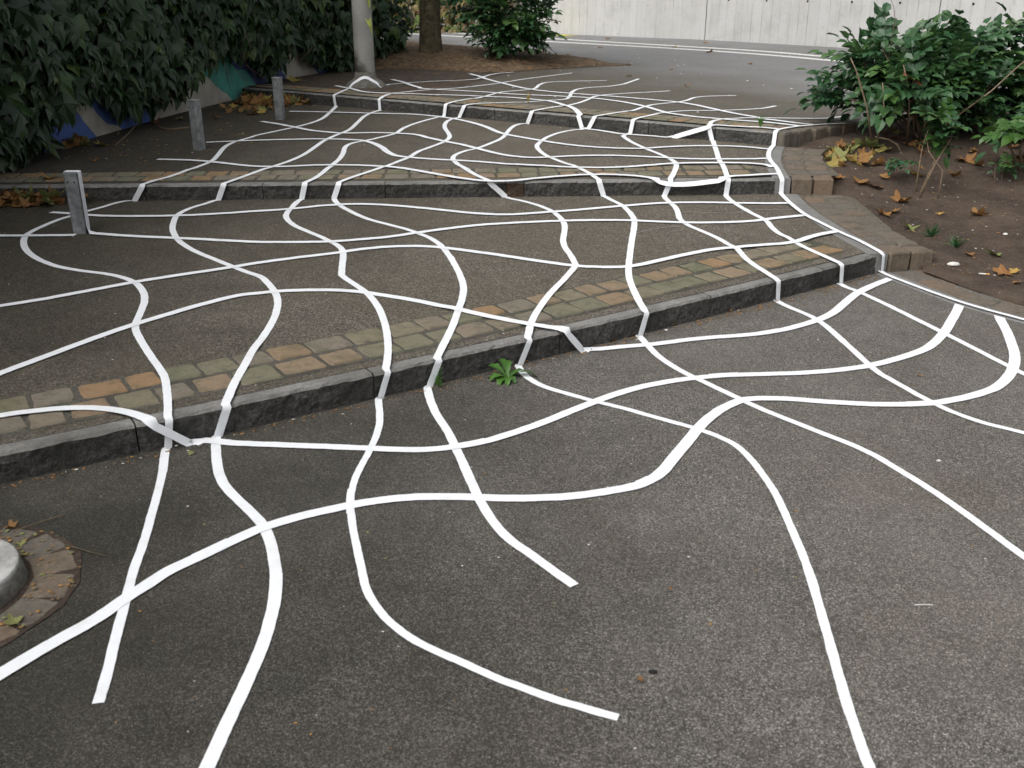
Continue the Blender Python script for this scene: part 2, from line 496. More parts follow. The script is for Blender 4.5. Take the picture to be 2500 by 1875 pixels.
for k, nm, br in ((1, 'lower_kerb', [-6.2, -5.3, -4.4, -3.45, -2.5, -1.6, -.667, .26, 1.2, 2.05, 2.53]),
                  (2, 'middle_kerb', [-6, -5, -4.05, -3.0, -2.05, -1.05, -.05, .10, 1.32, 2.22]),
                  (3, 'upper_kerb', [-4.3, -3.5, -2.7, -1.88, -1.05, -.2, .62, 1.4, 2.0, 2.50])):
    ke = empty(nm); tag(ke, kind='structure')
    for a, b in zip(br, br[1:]):
        kerb_stone(k, a, b, ke, M_RUST if abs(a + .05) < .01 else None)

# right border: an edging stone strip and two rows of setts that step up with the kerbs
BORD = {0: [(2.565, 6.62), (2.60, 6.50), (2.70, 6.23), (2.81, 5.93), (2.94, 5.72), (3.05, 5.57), (3.55, 4.9), (4.6, 3.5)],
        1: [(2.505, 6.63), (2.40, 7.06), (2.31, 7.67), (2.29, 8.0), (2.30, 8.29)],
        2: [(2.235, 8.31), (2.27, 8.7), (2.32, 9.0), (2.42, 9.35), (2.50, 9.56)]}
SURFB = {0: 0, 1: 1, 2: 2}
def along(pts, s):
    for a, b in zip(pts, pts[1:]):
        L = math.dist(a, b)
        if s <= L or (b is pts[-1]):
            f = s / L; return (a[0] + (b[0] - a[0]) * f, a[1] + (b[1] - a[1]) * f), math.atan2(b[1] - a[1], b[0] - a[0])
        s -= L
bp = empty('stone_border'); tag(bp, kind='structure')
for l, pts in BORD.items():
    tot = sum(math.dist(a, b) for a, b in zip(pts, pts[1:]))
    sgn = -1 if l else 1                        # outside of the border lies to the right
    def P(s, d):
        (x, y), an = along(pts, s)
        nx, ny = (math.sin(an), -math.cos(an)) if l else (-math.sin(an), math.cos(an))
        return x + nx * d, y + ny * d, an
    # edging stones
    s = 0.0; W = .11 if l else .075
    while s < tot - .02:
        ln = min(rnd.uniform(.55, .8), tot - s)
        if tot - s - ln < .2: ln = tot - s
        m = 6; V, F = [], []
        for i in range(m):
            si = s + .003 + (ln - .006) * i / (m - 1)
            for d, dz in ((-.035, -.14), (-.035, .004), (-.028, .008), (W - .008, .008), (W, .004), (W, -.14)):
                x, y, _ = P(si, d); V.append((x, y, surf(l, x, y) + dz))
        F = [(i * 6 + j, (i + 1) * 6 + j, (i + 1) * 6 + j + 1, i * 6 + j + 1) for i in range(m - 1) for j in range(5)]
        F += [tuple(range(6)), tuple((m - 1) * 6 + j for j in range(6))[::-1]]
        o = mesh_obj('edging_stone', V, F, M_KEDGE, bp)
        s += ln
    for r in range(2):
        s = 0.0 if r == 0 else .0
        while s < tot - .05:
            ln = rnd.uniform(.17, .24)
            if tot - s < ln + .1: ln = tot - s
            x, y, an = P(s + ln / 2, W + .012 + (.17 + .012) * (r + .5))
            put_sett(bp, x, y, surf(l, x, y) + .005, an, ln - .012, .168, .17, SETTSB)
            s += ln

# rough corner stones that close the end of the upper step
for k in range(6):
    f = k / 5; x = 2.60 + .92 * f; y = 9.62 + .74 * f
    put_sett(bp, x, y, .566, .68, .21, .19, .26, SETTSB)
    put_sett(bp, x - .125, y + .16, .566, .68, .21, .17, .2, SETTSB)
# soil bed on the right
XO = [(-3, 9.2), (3.5, 4.95), (4.9, 3.88), (5.57, 3.40), (5.98, 3.16), (6.6, 2.88), (6.75, 2.92), (7.5, 2.72), (8.2, 2.60), (8.35, 2.50), (9.0, 2.58), (9.5, 2.70), (9.8, 2.85), (10.4, 3.6), (11.5, 4.9), (13, 6.8)]
ZD = [(-3, .012), (5.2, .012), (6.3, .02), (6.9, .05), (7.6, .12), (8.25, .20), (8.7, .29), (9.3, .38), (9.9, .46), (10.6, .515), (13, .53)]
def zsoil(x, y):
    e = x - pl(XO, y)
    lump = noise.noise(Vector((x * 1.3, y * 1.3, 2))) * .035 + noise.noise(Vector((x * 6, y * 6, 5))) * .022 + noise.noise(Vector((x * 15, y * 15, 1))) * .013
    return pl(ZD, y) + min(.05, .03 * max(0, e)) + lump * min(1, max(0, (e - .02) / .25))
V = []; nx, ny = 130, 190
for j in range(ny):
    y = 1.0 + 11.5 * j / (ny - 1)
    for i in range(nx):
        e = -.03 + 7.5 * (i / (nx - 1)) ** 1.7
        x = pl(XO, y) + e; V.append((x, y, zsoil(x, y) if e > 0 else zsoil(x, y) - .01))
so = mesh_obj('soil_bed', V, grid_faces(nx, ny), M_DIRT, smooth=True); tag(so, kind='structure')

# planting bed at the back with a low mound
FB = [(-3.0, 16.6), (-2.2, 16.9), (-1.66, 17.0), (-1.0, 16.62), (-.52, 16.36), (-.07, 16.36), (.54, 16.95), (1.0, 17.25), (1.4, 17.5), (1.75, 17.68), (2.05, 17.80)]
BB = [(-3.2, 22.0), (-2.4, 21.8), (-1.7, 21.5), (-1.0, 21.1), (-.4, 20.7), (.1, 20.2), (.66, 19.6), (1.1, 19.15), (1.45, 18.75), (1.8, 18.25), (2.06, 17.84)]
V = []; nv = 26
def bed_z(i, f): return .566 + .34 * math.sin(math.pi * min(1, f * 1.02)) ** .8 * max(0, 1 - i / 9.0) ** .7
for i in range(len(FB)):
    for j in range(nv):
        f = j / (nv - 1)
        x = FB[i][0] + (BB[i][0] - FB[i][0]) * f; y = FB[i][1] + (BB[i][1] - FB[i][1]) * f
        V.append((x, y, bed_z(i, f) + noise.noise(Vector((x * 3, y * 3, 0))) * .03 * (0 < j < nv - 1)))
M_LITTER = plain('dry_litter_soil', (.155, .105, .062), .95, .55, 12, 0, .04)
bd = mesh_obj('planting_bed', V, [(a, d, c, b) for a, b, c, d in grid_faces(nv, len(FB))], M_LITTER, smooth=True); tag(bd, kind='structure')

# dark brown setts round the lamp pole
dp = empty('pole_paving'); tag(dp, kind='structure')
WALL = [(-4.9, -6), (-4.9, 6.0), (-4.55, 9.4), (-4.1, 12.2), (-3.3, 15.4), (-2.75, 17.0), (-2.35, 18.2)]  # first stretch is an unseen extension of the wall, added to block light
WX = [(b, a) for a, b in WALL]
tt, nn = kframe(3, 0); cnt = 0
V = [(-4.2, 14.35, .563), (-1.15, 12.62, .563), (-.05, 16.35, .563), (-1.0, 16.65, .563), (-1.66, 17.05, .563), (-3.0, 16.7, .563)]
mesh_obj('joint_sand', V, [tuple(range(6))], M_DIRT, dp)
for r in range(26):
    d = KW + .02 + 2 * (SD + SJ) + .13 * (r + .5)
    s = -5.0 + rnd.uniform(0, .2)
    while s < 4:
        ln = rnd.uniform(.15, .21); c = s + ln / 2
        x = tt.x * c + nn.x * d; y = 11.319 + tt.y * c + nn.y * d
        fb = pl([(a, b) for a, b in FB], x)
        if x > pl(WX, y) + .05 and y < fb - .05 and x < -.15 + (y - 16.3) * .55 and math.hypot(x + 2.0, y - 14.0) > .16:
            put_sett(dp, x, y, .569, math.atan2(tt.y, tt.x), ln - .012, .118, .10, SETTSD); cnt += 1
        s += ln

# ------------------------------------------------------------------ tape lines
def catmull(P, step=.018):
    if len(P) < 2: return P
    P = [Vector(p) for p in P]
    out = []
    for i in range(len(P) - 1):
        p1, p2 = P[i], P[i + 1]
        p0 = P[i - 1] if i > 0 else p1 * 2 - p2
        p3 = P[i + 2] if i + 2 < len(P) else p2 * 2 - p1
        def tj(a, b): return max(1e-4, (b - a).length) ** .5
        t0 = 0; t1 = t0 + tj(p0, p1); t2 = t1 + tj(p1, p2); t3 = t2 + tj(p2, p3)
        n = max(1, int((p2 - p1).length / step))
        for k in range(n):
            t = t1 + (t2 - t1) * k / n
            A1 = p0 * ((t1 - t) / (t1 - t0)) + p1 * ((t - t0) / (t1 - t0))
            A2 = p1 * ((t2 - t) / (t2 - t1)) + p2 * ((t - t1) / (t2 - t1))
            A3 = p2 * ((t3 - t) / (t3 - t2)) + p3 * ((t - t2) / (t3 - t2))
            B1 = A1 * ((t2 - t) / (t2 - t0)) + A2 * ((t - t0) / (t2 - t0))
            B2 = A2 * ((t3 - t) / (t3 - t1)) + A3 * ((t - t1) / (t3 - t1))
            out.append(B1 * ((t2 - t) / (t2 - t1)) + B2 * ((t - t1) / (t2 - t1)))
    out.append(P[-1]); return out
UPV = Vector((0, 0, 1))
def smooth2(P, n=3):
    for _ in range(n):
        P = [P[0]] + [(P[i - 1] + P[i] * 2 + P[i + 1]) / 4 for i in range(1, len(P) - 1)] + [P[-1]]
    return P
POLE = Vector((-2.0, 14.0, .56))
def foot_r(z):   # radius of the pole foot over its height
    return pl([(0, .275), (.03, .265), (.07, .225), (.10, .175), (.13, .148), (.2, .138)], z)
def tape_off(l, x, y, hi, lo):
    """tape lies almost flush on asphalt and a little higher over the uneven stones"""
    if l == 0: return lo
    d = (y - yk(l, x)) / math.sqrt(1 + dyk(l, x) ** 2)
    f = 1 - min(1, max(0, (d - .60) / .12))
    if l == 3 and x < .15 + (y - 16.3) * .55: f = 1
    return lo + (hi - lo) * f
def tape_samples(segs, off, lean=0.0, lo=None):
    lo = off if lo is None else lo
    S = []
    for kind, pts in segs:
        if kind == 'foot':
            c = POLE
            for a in range(0, 21):
                f = a / 20; ang = R(228 + (322 - 228) * f); z = .012 + .125 * math.sin(math.pi * f) ** .55
                r = foot_r(z) + .012
                nrm = Vector((math.cos(ang), math.sin(ang), .9)).normalized()
                S.append((Vector((c.x + math.cos(ang) * r, c.y + math.sin(ang) * r, c.z + z)), nrm, 'foot'))
        elif isinstance(kind, str):
            k = int(kind[1]); hv = []
            for (xa, za), (xb, zb) in zip(pts, pts[1:]):
                L = math.hypot(xb - xa, zb - za); n = max(2, int(L / .02))
                for i in range(n): hv.append((xa + (xb - xa) * i / n, za + (zb - za) * i / n))
            hv.append(pts[-1])
            if len(pts) > 3:
                for _ in range(4):
                    hv = [hv[0]] + [tuple((hv[i - 1][q] + 2 * hv[i][q] + hv[i + 1][q]) / 4 for q in (0, 1)) for i in range(1, len(hv) - 1)] + [hv[-1]]
            for x, z in hv:
                _, nn = kframe(k, x); nrm = -nn
                nl = (nrm + UPV * lean).normalized()
                push = (.010 * (1 - (z - ZB[k]) / (ZT[k] - ZB[k])) + .004) if lean else 0.0
                S.append((Vector((x, yk(k, x), z)) + nrm * (off + .009 + push), nl, 'k'))
        else:
            P = smooth2(catmull([(a, b, 0) for a, b in pts]), 6 if len(pts) > 3 else 0)
            for p in P:
                S.append((Vector((p.x, p.y, surf(kind, p.x, p.y) + tape_off(kind, p.x, p.y, off, lo))), UPV.copy(), kind))
    # merge folds
    out = []
    for p, n, k in S:
        if out and (out[-1][0].xy - p.xy).length < (.03 if lean else .016) and abs(out[-1][0].z - p.z) < .02 and (out[-1][2] == 'k') != (k == 'k') and out[-1][2] != 'fold':
            q, m, kk = out[-1]; nn = (n + m).normalized()
            flat = q if kk != 'k' else p; face = p if kk != 'k' else q
            out[-1] = (Vector((face.x, face.y, flat.z)), nn, 'fold')
        elif out and (out[-1][0] - p).length < .004: continue
        else: out.append((p, n, k))
    if lean:
        for _ in range(6):
            nn = [o[1] for o in out]
            out = [(p, (nn[max(i - 1, 0)] + nn[i] * 2 + nn[min(i + 1, len(nn) - 1)]).normalized(), k) for i, (p, n, k) in enumerate(out)]
        res = []
        for p, n, k in out:      # keep the strip clear of the kerb foot where it runs beside it
            if isinstance(k, int):
                kk = k + 1
                if kk <= 3:
                    d = (yk(kk, p.x) - p.y) * kframe(kk, p.x)[0].x
                    if -.03 < d < .030: p = p - kframe(kk, p.x)[1] * (.030 - d)
            res.append((p, n, k))
        out = res
    return out
def ribbon(name, S, wfun, seed=0):
    V, F = [], []
    n = len(S)
    for i in range(n):
        p, nr, k = S[i]
        t = S[min(i + 1, n - 1)][0] - S[max(i - 1, 0)][0]
        if t.length < 1e-6: t = Vector((0, 1, 0))
        t.normalize(); s = t.cross(nr)
        if s.length < .2: s = V and (V[-1] - V[-3]) or Vector((1, 0, 0))
        s = s.normalized()
        if k in ('k', 'fold'): s.z *= 1.0
        w = wfun(p, k) / 2
        j1 = noise.noise(Vector((p.x * 14, p.y * 14, seed))) * .0014 + noise.noise(Vector((p.x * 70, p.y * 70, seed))) * .0014; j2 = noise.noise(Vector((p.x * 14, p.y * 14, seed + 40))) * .0014 + noise.noise(Vector((p.x * 70, p.y * 70, seed + 40))) * .0014
        lift = nr * (.0022 * (noise.noise(Vector((p.x * 16, p.y * 16, seed + 7))) + .4))
        V += [p + s * (w + j1) + lift * .5, p + lift, p - s * (w + j2) + lift * .5]
    for i in range(n - 1):
        a = i * 3; F += [(a, a + 1, a + 4, a + 3), (a + 1, a + 2, a + 5, a + 4)]
    return V, F
def splices(S, wfun, r):
    """short overlapping ends where one length of tape was stuck over the next"""
    V, F = [], []; run = 0.0; nxt = r.uniform(.6, 1.6); i = 0
    while i < len(S) - 14:
        run += (S[i + 1][0] - S[i][0]).length
        if run > nxt and all(isinstance(S[i + q][2], int) for q in range(12)):
            L = r.randint(5, 11); sh = r.uniform(-.0035, .0035); o = len(V)
            for q in range(L):
                p, nr, k = S[i + q]; t = (S[i + q + 1][0] - S[i + q - 1][0]).normalized() if i + q > 0 else Vector((0, 1, 0))
                s = t.cross(nr).normalized(); w = wfun(p, k) / 2
                V += [p + s * (w + sh) + nr * .0014, p - s * (w - sh) + nr * .0014]
            F += [(o + 2 * q, o + 2 * q + 1, o + 2 * q + 3, o + 2 * q + 2) for q in range(L - 1)]
            run = 0; nxt = r.uniform(.7, 2.0); i += L
        i += 1
    return V, F
TAPE={
'L1':[[0,[[-1.16,2.213],[-1.183,2.341],[-1.212,2.468],[-1.236,2.581],[-1.268,2.733],[-1.3,2.885],[-1.329,3.072],[-1.368,3.268],[-1.41,3.476],[-1.437,3.598],[-1.494,3.808],[-1.504,3.863]]],["k1",[[-1.504,0],[-1.485,0.132]]],[1,[[-1.485,3.875],[-1.523,3.996],[-1.578,4.151],[-1.649,4.33],[-1.675,4.372],[-1.761,4.521],[-1.882,4.729],[-2.003,4.954],[-2.036,5.046],[-2.072,5.22],[-2.131,5.469],[-2.208,5.647],[-2.288,5.774],[-2.39,5.877],[-2.541,5.968],[-2.715,6.029],[-2.902,6.118],[-3.079,6.26],[-3.214,6.407],[-3.326,6.569],[-3.421,6.756],[-3.474,6.919],[-3.48,7.055],[-3.462,7.233],[-3.437,7.381],[-3.398,7.484],[-3.332,7.662],[-3.274,7.777],[-3.219,7.933],[-3.149,8.033],[-3.092,8.033]]],["k2",[[-3.092,0.22],[-3.01,0.345]]],[2,[[-3.01,8.037],[-2.968,8.181],[-2.896,8.354],[-2.851,8.534],[-2.81,8.775],[-2.752,9.088],[-2.779,9.422],[-2.815,9.681],[-2.835,9.884],[-2.826,10.115],[-2.782,10.275],[-2.712,10.483],[-2.709,10.537],[-2.554,10.85],[-2.415,11.111],[-2.281,11.436],[-2.216,11.755],[-2.209,12.195],[-2.226,12.883]]],["k3",[[-2.226,0.43],[-2.24,0.56]]],[3,[[-2.24,12.893],[-2.207,13.415],[-2.169,13.778]]],["foot",[]],[3,[[-1.714,14.262],[-1.472,14.491],[-1.154,14.726],[-0.736,14.893],[-0.552,15.045],[-0.441,15.438],[-0.325,15.851],[-0.181,16.131],[0.024,16.308]]]],
'L2':[[0,[[-0.786,1.932],[-0.784,1.971],[-0.777,2.118],[-0.767,2.273],[-0.763,2.373],[-0.76,2.468],[-0.763,2.557],[-0.769,2.644],[-0.786,2.764],[-0.811,2.885],[-0.847,3.0],[-0.882,3.096],[-0.908,3.155],[-0.947,3.224],[-1.001,3.295],[-1.076,3.393],[-1.15,3.496],[-1.202,3.598],[-1.252,3.739],[-1.301,3.902],[-1.32,3.979]]],["k1",[[-1.32,0],[-1.272,0.132]]],[1,[[-1.272,4.009],[-1.29,4.199],[-1.297,4.339],[-1.302,4.503],[-1.309,4.727],[-1.305,4.821],[-1.307,5.018],[-1.316,5.199],[-1.345,5.402],[-1.378,5.531],[-1.434,5.676],[-1.502,5.815],[-1.565,5.929],[-1.661,6.01],[-1.801,6.146],[-1.972,6.32],[-2.141,6.496],[-2.289,6.691],[-2.38,6.849],[-2.482,7.083],[-2.542,7.296],[-2.584,7.502],[-2.581,7.639],[-2.549,7.781],[-2.478,7.928],[-2.447,8.023],[-2.415,8.068]]],["k2",[[-2.415,0.22],[-2.358,0.345]]],[2,[[-2.358,8.071],[-2.299,8.256],[-2.235,8.481],[-2.122,8.854],[-2.018,9.168],[-1.962,9.504],[-1.938,9.863],[-1.911,10.248],[-1.845,10.582],[-1.768,10.895],[-1.752,11.404],[-1.741,11.911],[-1.688,12.252],[-1.609,12.45]]],["k3",[[-1.609,0.43],[-1.613,0.56]]],[3,[[-1.613,12.452],[-1.571,12.898],[-1.467,13.189],[-1.289,13.415],[-1.07,13.618],[-0.765,13.81],[-0.455,14.142],[-0.197,14.491],[-0.047,14.763],[0.167,15.141],[0.478,15.58],[0.945,16.219]]]],
'L3':[[0,[[0.292,2.155],[0.219,2.184],[0.138,2.22],[0.056,2.263],[-0.061,2.33],[-0.132,2.381],[-0.243,2.454],[-0.309,2.503],[-0.354,2.551],[-0.407,2.619],[-0.455,2.703],[-0.49,2.785],[-0.515,2.885],[-0.554,3.031],[-0.59,3.172],[-0.619,3.313],[-0.634,3.417],[-0.639,3.567],[-0.627,3.706],[-0.611,3.866],[-0.605,4.064],[-0.621,4.223],[-0.638,4.321],[-0.651,4.408]]],["k1",[[-0.651,0],[-0.61,0.132]]],[1,[[-0.61,4.435],[-0.617,4.572],[-0.639,4.766],[-0.668,4.956],[-0.706,5.14],[-0.75,5.317],[-0.805,5.482],[-0.861,5.612],[-0.923,5.724],[-0.998,5.845],[-1.047,5.925],[-1.07,5.974]]],[1,[[-1.07,5.974],[-1.101,6.194],[-1.128,6.414],[-1.159,6.559],[-1.215,6.679],[-1.28,6.771],[-1.369,6.897],[-1.49,7.045],[-1.62,7.217],[-1.694,7.361],[-1.744,7.51],[-1.758,7.666],[-1.754,7.828],[-1.749,8.017],[-1.736,8.103]]],["k2",[[-1.736,0.22],[-1.702,0.345]]],[2,[[-1.702,8.105],[-1.652,8.306],[-1.625,8.609],[-1.613,8.906],[-1.595,9.192],[-1.61,9.528],[-1.637,9.775],[-1.634,9.943],[-1.586,10.094],[-1.492,10.196],[-1.362,10.409],[-1.238,10.63],[-1.186,10.983],[-1.119,11.229],[-0.997,11.523],[-0.877,11.738],[-0.785,11.871]]],["k3",[[-0.785,0.43],[-0.764,0.56]]],[3,[[-0.764,11.856],[-0.675,12.132],[-0.502,12.417],[-0.337,12.757],[-0.18,13.189],[-0.058,13.369],[0.15,13.539],[0.295,13.729],[0.39,14.314],[0.5,14.634],[0.709,14.763],[1.04,14.856],[1.382,14.931]]]],
'L4':[[0,[[0.209,2.793],[0.141,2.885],[0.069,2.984],[-0.015,3.096],[-0.056,3.178],[-0.091,3.272],[-0.134,3.407],[-0.162,3.526],[-0.199,3.673],[-0.246,3.854],[-0.288,4.013],[-0.354,4.209],[-0.399,4.394],[-0.426,4.555]]],["k1",[[-0.426,0],[-0.374,0.132]]],[1,[[-0.374,4.59],[-0.353,4.777],[-0.324,5.023],[-0.304,5.312],[-0.292,5.565],[-0.296,5.768],[-0.326,5.984],[-0.377,6.241],[-0.449,6.532],[-0.511,6.725],[-0.589,6.881],[-0.685,7.009],[-0.801,7.142],[-0.958,7.28],[-1.111,7.431],[-1.262,7.651],[-1.378,7.851],[-1.44,7.998],[-1.474,8.116]]],["k2",[[-1.474,0.22],[-1.426,0.345]]],[2,[[-1.426,8.119],[-1.346,8.331],[-1.237,8.556],[-1.117,8.846],[-1.027,9.096],[-0.957,9.27],[-0.895,9.573],[-0.789,9.827],[-0.689,10.092],[-0.645,10.358],[-0.674,10.634],[-0.729,10.951],[-0.746,11.283],[-0.714,11.541],[-0.602,11.742]]],["k3",[[-0.602,0.43],[-0.543,0.56]]],[3,[[-0.543,11.701],[-0.412,11.884],[-0.164,11.97],[-0.048,11.995],[0.149,12.094],[0.379,12.26],[0.644,12.417],[0.72,12.757],[0.791,13.339],[0.898,13.697],[1.072,13.892],[1.328,14.058],[1.534,14.314],[1.717,14.763],[1.88,15.2]]]],
'L5':[[0,[[0.918,1.946],[0.919,1.971],[0.936,2.198],[0.976,2.527],[1.018,2.885],[1.029,3.063],[1.037,3.263],[1.041,3.461],[1.028,3.604],[1.014,3.723],[0.995,3.819],[0.962,3.908],[0.907,3.975],[0.84,4.044],[0.768,4.096],[0.644,4.189],[0.516,4.286],[0.403,4.357],[0.305,4.431],[0.215,4.499],[0.152,4.553],[0.105,4.624],[0.07,4.689],[0.041,4.789],[0.029,4.858]]],["k1",[[0.029,0],[0.082,0.132]]],[1,[[0.082,4.894],[0.1,5.078],[0.126,5.231],[0.168,5.414],[0.222,5.608],[0.296,5.839],[0.366,6.061],[0.418,6.23]]],[1,[[0.418,6.23],[0.396,6.46],[0.366,6.661],[0.362,6.844],[0.38,7.036],[0.392,7.204],[0.39,7.343],[0.362,7.523],[0.313,7.692],[0.206,7.888],[0.064,8.052],[-0.034,8.136],[-0.049,8.19]]],["k2",[[-0.049,0.22],[-0.186,0.345]]],[2,[[-0.186,8.183],[-0.3,8.405],[-0.414,8.707],[-0.513,9.02],[-0.547,9.203],[-0.532,9.379],[-0.452,9.572],[-0.343,9.712],[-0.221,9.967],[-0.106,10.267],[-0.047,10.661],[-0.012,10.888],[0.033,11.065],[0.112,11.193],[0.181,11.192]]],["k3",[[0.181,0.43],[0.226,0.56]]],[3,[[0.226,11.16],[0.325,11.326],[0.493,11.552],[0.638,11.752],[0.793,12.032],[0.933,12.417],[1.047,12.757],[1.229,12.969],[1.471,13.115],[1.797,13.278],[2.074,13.431]]]],
'L6':[[0,[[1.814,2.923],[1.801,2.973],[1.746,3.189],[1.683,3.417],[1.602,3.641],[1.53,3.808],[1.367,4.025],[1.183,4.265],[1.107,4.386],[1.015,4.537],[0.941,4.656],[0.865,4.789],[0.792,4.983],[0.748,5.191],[0.722,5.331]]],["k1",[[0.722,0],[0.756,0.132]]],[1,[[0.756,5.355],[0.739,5.57],[0.734,5.768],[0.734,5.955],[0.758,6.207],[0.8,6.506],[0.848,6.831],[0.894,7.119],[0.927,7.358],[0.935,7.482],[0.92,7.685],[0.886,7.898],[0.824,8.059],[0.766,8.232]]],["k2",[[0.766,0.22],[0.725,0.345]]],[2,[[0.725,8.23],[0.665,8.476],[0.552,8.799],[0.427,9.066],[0.327,9.293],[0.259,9.592],[0.245,9.811],[0.292,10.068],[0.386,10.354],[0.505,10.556],[0.663,10.705],[0.822,10.741]]],["k3",[[0.822,0.43],[0.881,0.56]]],[3,[[0.881,10.7],[1.084,10.95],[1.319,11.216],[1.478,11.552],[1.653,11.848],[1.842,12.007],[1.967,12.094],[2.112,12.286],[2.269,12.619],[2.442,12.757],[2.826,12.855]]]],
'L7':[[0,[[2.344,3.948],[2.297,4.0],[2.155,4.116],[2.07,4.237],[2.025,4.336],[2.005,4.386],[1.91,4.689],[1.903,4.705],[1.888,4.841],[1.877,5.02],[1.865,5.23],[1.854,5.415],[1.832,5.577],[1.796,5.702],[1.74,5.819],[1.694,5.929],[1.678,6.007]]],["k1",[[1.678,0],[1.668,0.132]]],[1,[[1.668,6.0],[1.62,6.18],[1.598,6.259],[1.567,6.44],[1.555,6.689],[1.533,6.746],[1.49,6.908],[1.406,7.108],[1.316,7.303],[1.289,7.476],[1.304,7.658],[1.309,7.847],[1.291,7.985],[1.271,8.148],[1.277,8.258]]],["k2",[[1.277,0.22],[1.323,0.345]]],[2,[[1.323,8.261],[1.389,8.496],[1.453,8.78],[1.468,8.953],[1.448,9.107],[1.373,9.353],[1.291,9.586],[1.201,9.893],[1.148,10.166],[1.143,10.299],[1.239,10.448]]],["k3",[[1.239,0.43],[1.258,0.56]]],[3,[[1.258,10.435],[1.349,10.597],[1.502,10.816],[1.71,11.108],[1.926,11.238],[2.261,11.271],[2.536,11.326],[2.729,11.416],[2.823,11.461],[3.038,11.704]]]],
'L8':[[0,[[2.673,4.608],[2.643,4.718],[2.587,4.947],[2.531,5.191],[2.488,5.362],[2.425,5.61],[2.366,5.843],[2.298,6.081],[2.26,6.199],[2.212,6.294],[2.198,6.386]]],["k1",[[2.198,0],[2.185,0.132]]],[1,[[2.185,6.376],[2.113,6.552],[2.055,6.698],[2.019,6.809],[1.998,6.926],[1.959,7.076],[1.944,7.266],[1.948,7.434],[1.923,7.536],[1.87,7.713],[1.81,8.015],[1.794,8.175],[1.801,8.285]]],["k2",[[1.801,0.22],[1.81,0.345]]],[2,[[1.81,8.286],[1.86,8.72],[1.883,9.056],[1.928,9.413],[1.961,9.709],[1.99,9.921]]],["k3",[[1.99,0.43],[1.955,0.56]]],[3,[[1.955,9.945],[2.005,10.173],[2.082,10.339],[2.236,10.5],[2.447,10.616],[2.625,10.616],[2.988,10.577],[3.208,10.567],[3.316,10.597],[3.458,10.695],[3.562,10.745]]]],
'T1':[[0,[[-1.529,2.268],[-1.494,2.335],[-1.434,2.434],[-1.368,2.533],[-1.31,2.619],[-1.265,2.723],[-1.22,2.799],[-1.177,2.885],[-1.094,2.976],[-1.014,3.072],[-0.95,3.146],[-0.914,3.178],[-0.797,3.255],[-0.639,3.332],[-0.543,3.369],[-0.408,3.401],[-0.269,3.407],[-0.138,3.402],[-0.016,3.393],[0.123,3.398],[0.264,3.417],[0.408,3.461],[0.497,3.496],[0.561,3.546],[0.619,3.619],[0.688,3.751],[0.768,3.902],[0.846,4.051],[0.917,4.169],[0.991,4.265],[1.096,4.364],[1.16,4.394],[1.214,4.394],[1.328,4.391],[1.491,4.357],[1.708,4.324],[1.877,4.321],[2.026,4.338],[2.195,4.401],[2.308,4.461],[2.39,4.514],[2.477,4.6],[2.562,4.705],[2.668,4.876],[2.736,5.02],[2.806,5.211],[2.874,5.415],[2.93,5.61],[2.961,5.702]]]],
'T2':[[1,[[-2.258,3.82],[-2.2,3.857],[-2.049,3.918],[-1.88,3.947],[-1.773,3.937],[-1.656,3.9],[-1.55,3.834]]],["k1",[[-1.55,0.132],[-1.419,0]]],[0,[[-1.419,3.916],[-1.376,3.924],[-1.315,3.911],[-1.205,3.89],[-1.129,3.884],[-0.918,3.866],[-0.709,3.848],[-0.605,3.839],[-0.398,3.825],[-0.271,3.848],[-0.144,3.896],[-0.041,3.963],[0.117,4.089],[0.259,4.223],[0.403,4.357],[0.535,4.468],[0.694,4.568],[0.821,4.624],[0.948,4.664],[1.075,4.694],[1.289,4.713],[1.445,4.725],[1.671,4.764],[1.894,4.841],[2.161,5.001],[2.301,5.114],[2.483,5.352],[2.629,5.588],[2.751,5.795],[2.824,5.929]]]],
'T3':[[1,[[-2.472,4.253],[-2.431,4.34],[-2.307,4.571],[-2.17,4.825],[-2.032,5.046],[-1.873,5.255],[-1.725,5.435],[-1.586,5.563],[-1.526,5.583],[-1.396,5.631],[-1.26,5.655],[-1.048,5.661],[-0.903,5.633],[-0.754,5.571],[-0.535,5.47],[-0.322,5.332],[-0.252,5.284],[-0.15,5.219],[-0.051,5.166],[-0.023,5.148],[0.107,5.088],[0.203,5.046],[0.279,5.027]]],["k1",[[0.279,0.132],[0.372,0]]],[0,[[0.372,5.09],[0.428,5.085],[0.5,5.095],[0.635,5.133],[0.771,5.162],[1.053,5.26],[1.335,5.321],[1.439,5.352],[1.594,5.425],[1.722,5.511],[1.849,5.61],[1.965,5.736],[2.071,5.892],[2.171,6.042],[2.267,6.172],[2.423,6.336],[2.59,6.492]]]],
'T4':[[1,[[-2.977,5.273],[-2.903,5.326],[-2.696,5.469],[-2.488,5.641],[-2.296,5.798],[-2.087,5.938],[-1.834,6.097],[-1.676,6.207],[-1.435,6.345],[-1.181,6.471],[-1.034,6.562],[-0.8,6.642],[-0.554,6.642],[-0.454,6.606],[-0.223,6.51],[-0.027,6.417],[0.207,6.301],[0.413,6.217],[0.589,6.198],[0.745,6.211],[0.826,6.249],[1.0,6.378],[1.225,6.542],[1.407,6.651],[1.555,6.689],[1.754,6.755],[1.889,6.793],[2.013,6.853],[2.15,6.982],[2.283,7.084],[2.409,7.157]]]],
'T5A':[[1,[[-3.774,6.883],[-3.648,6.884],[-3.398,6.89],[-3.117,6.906]]]],
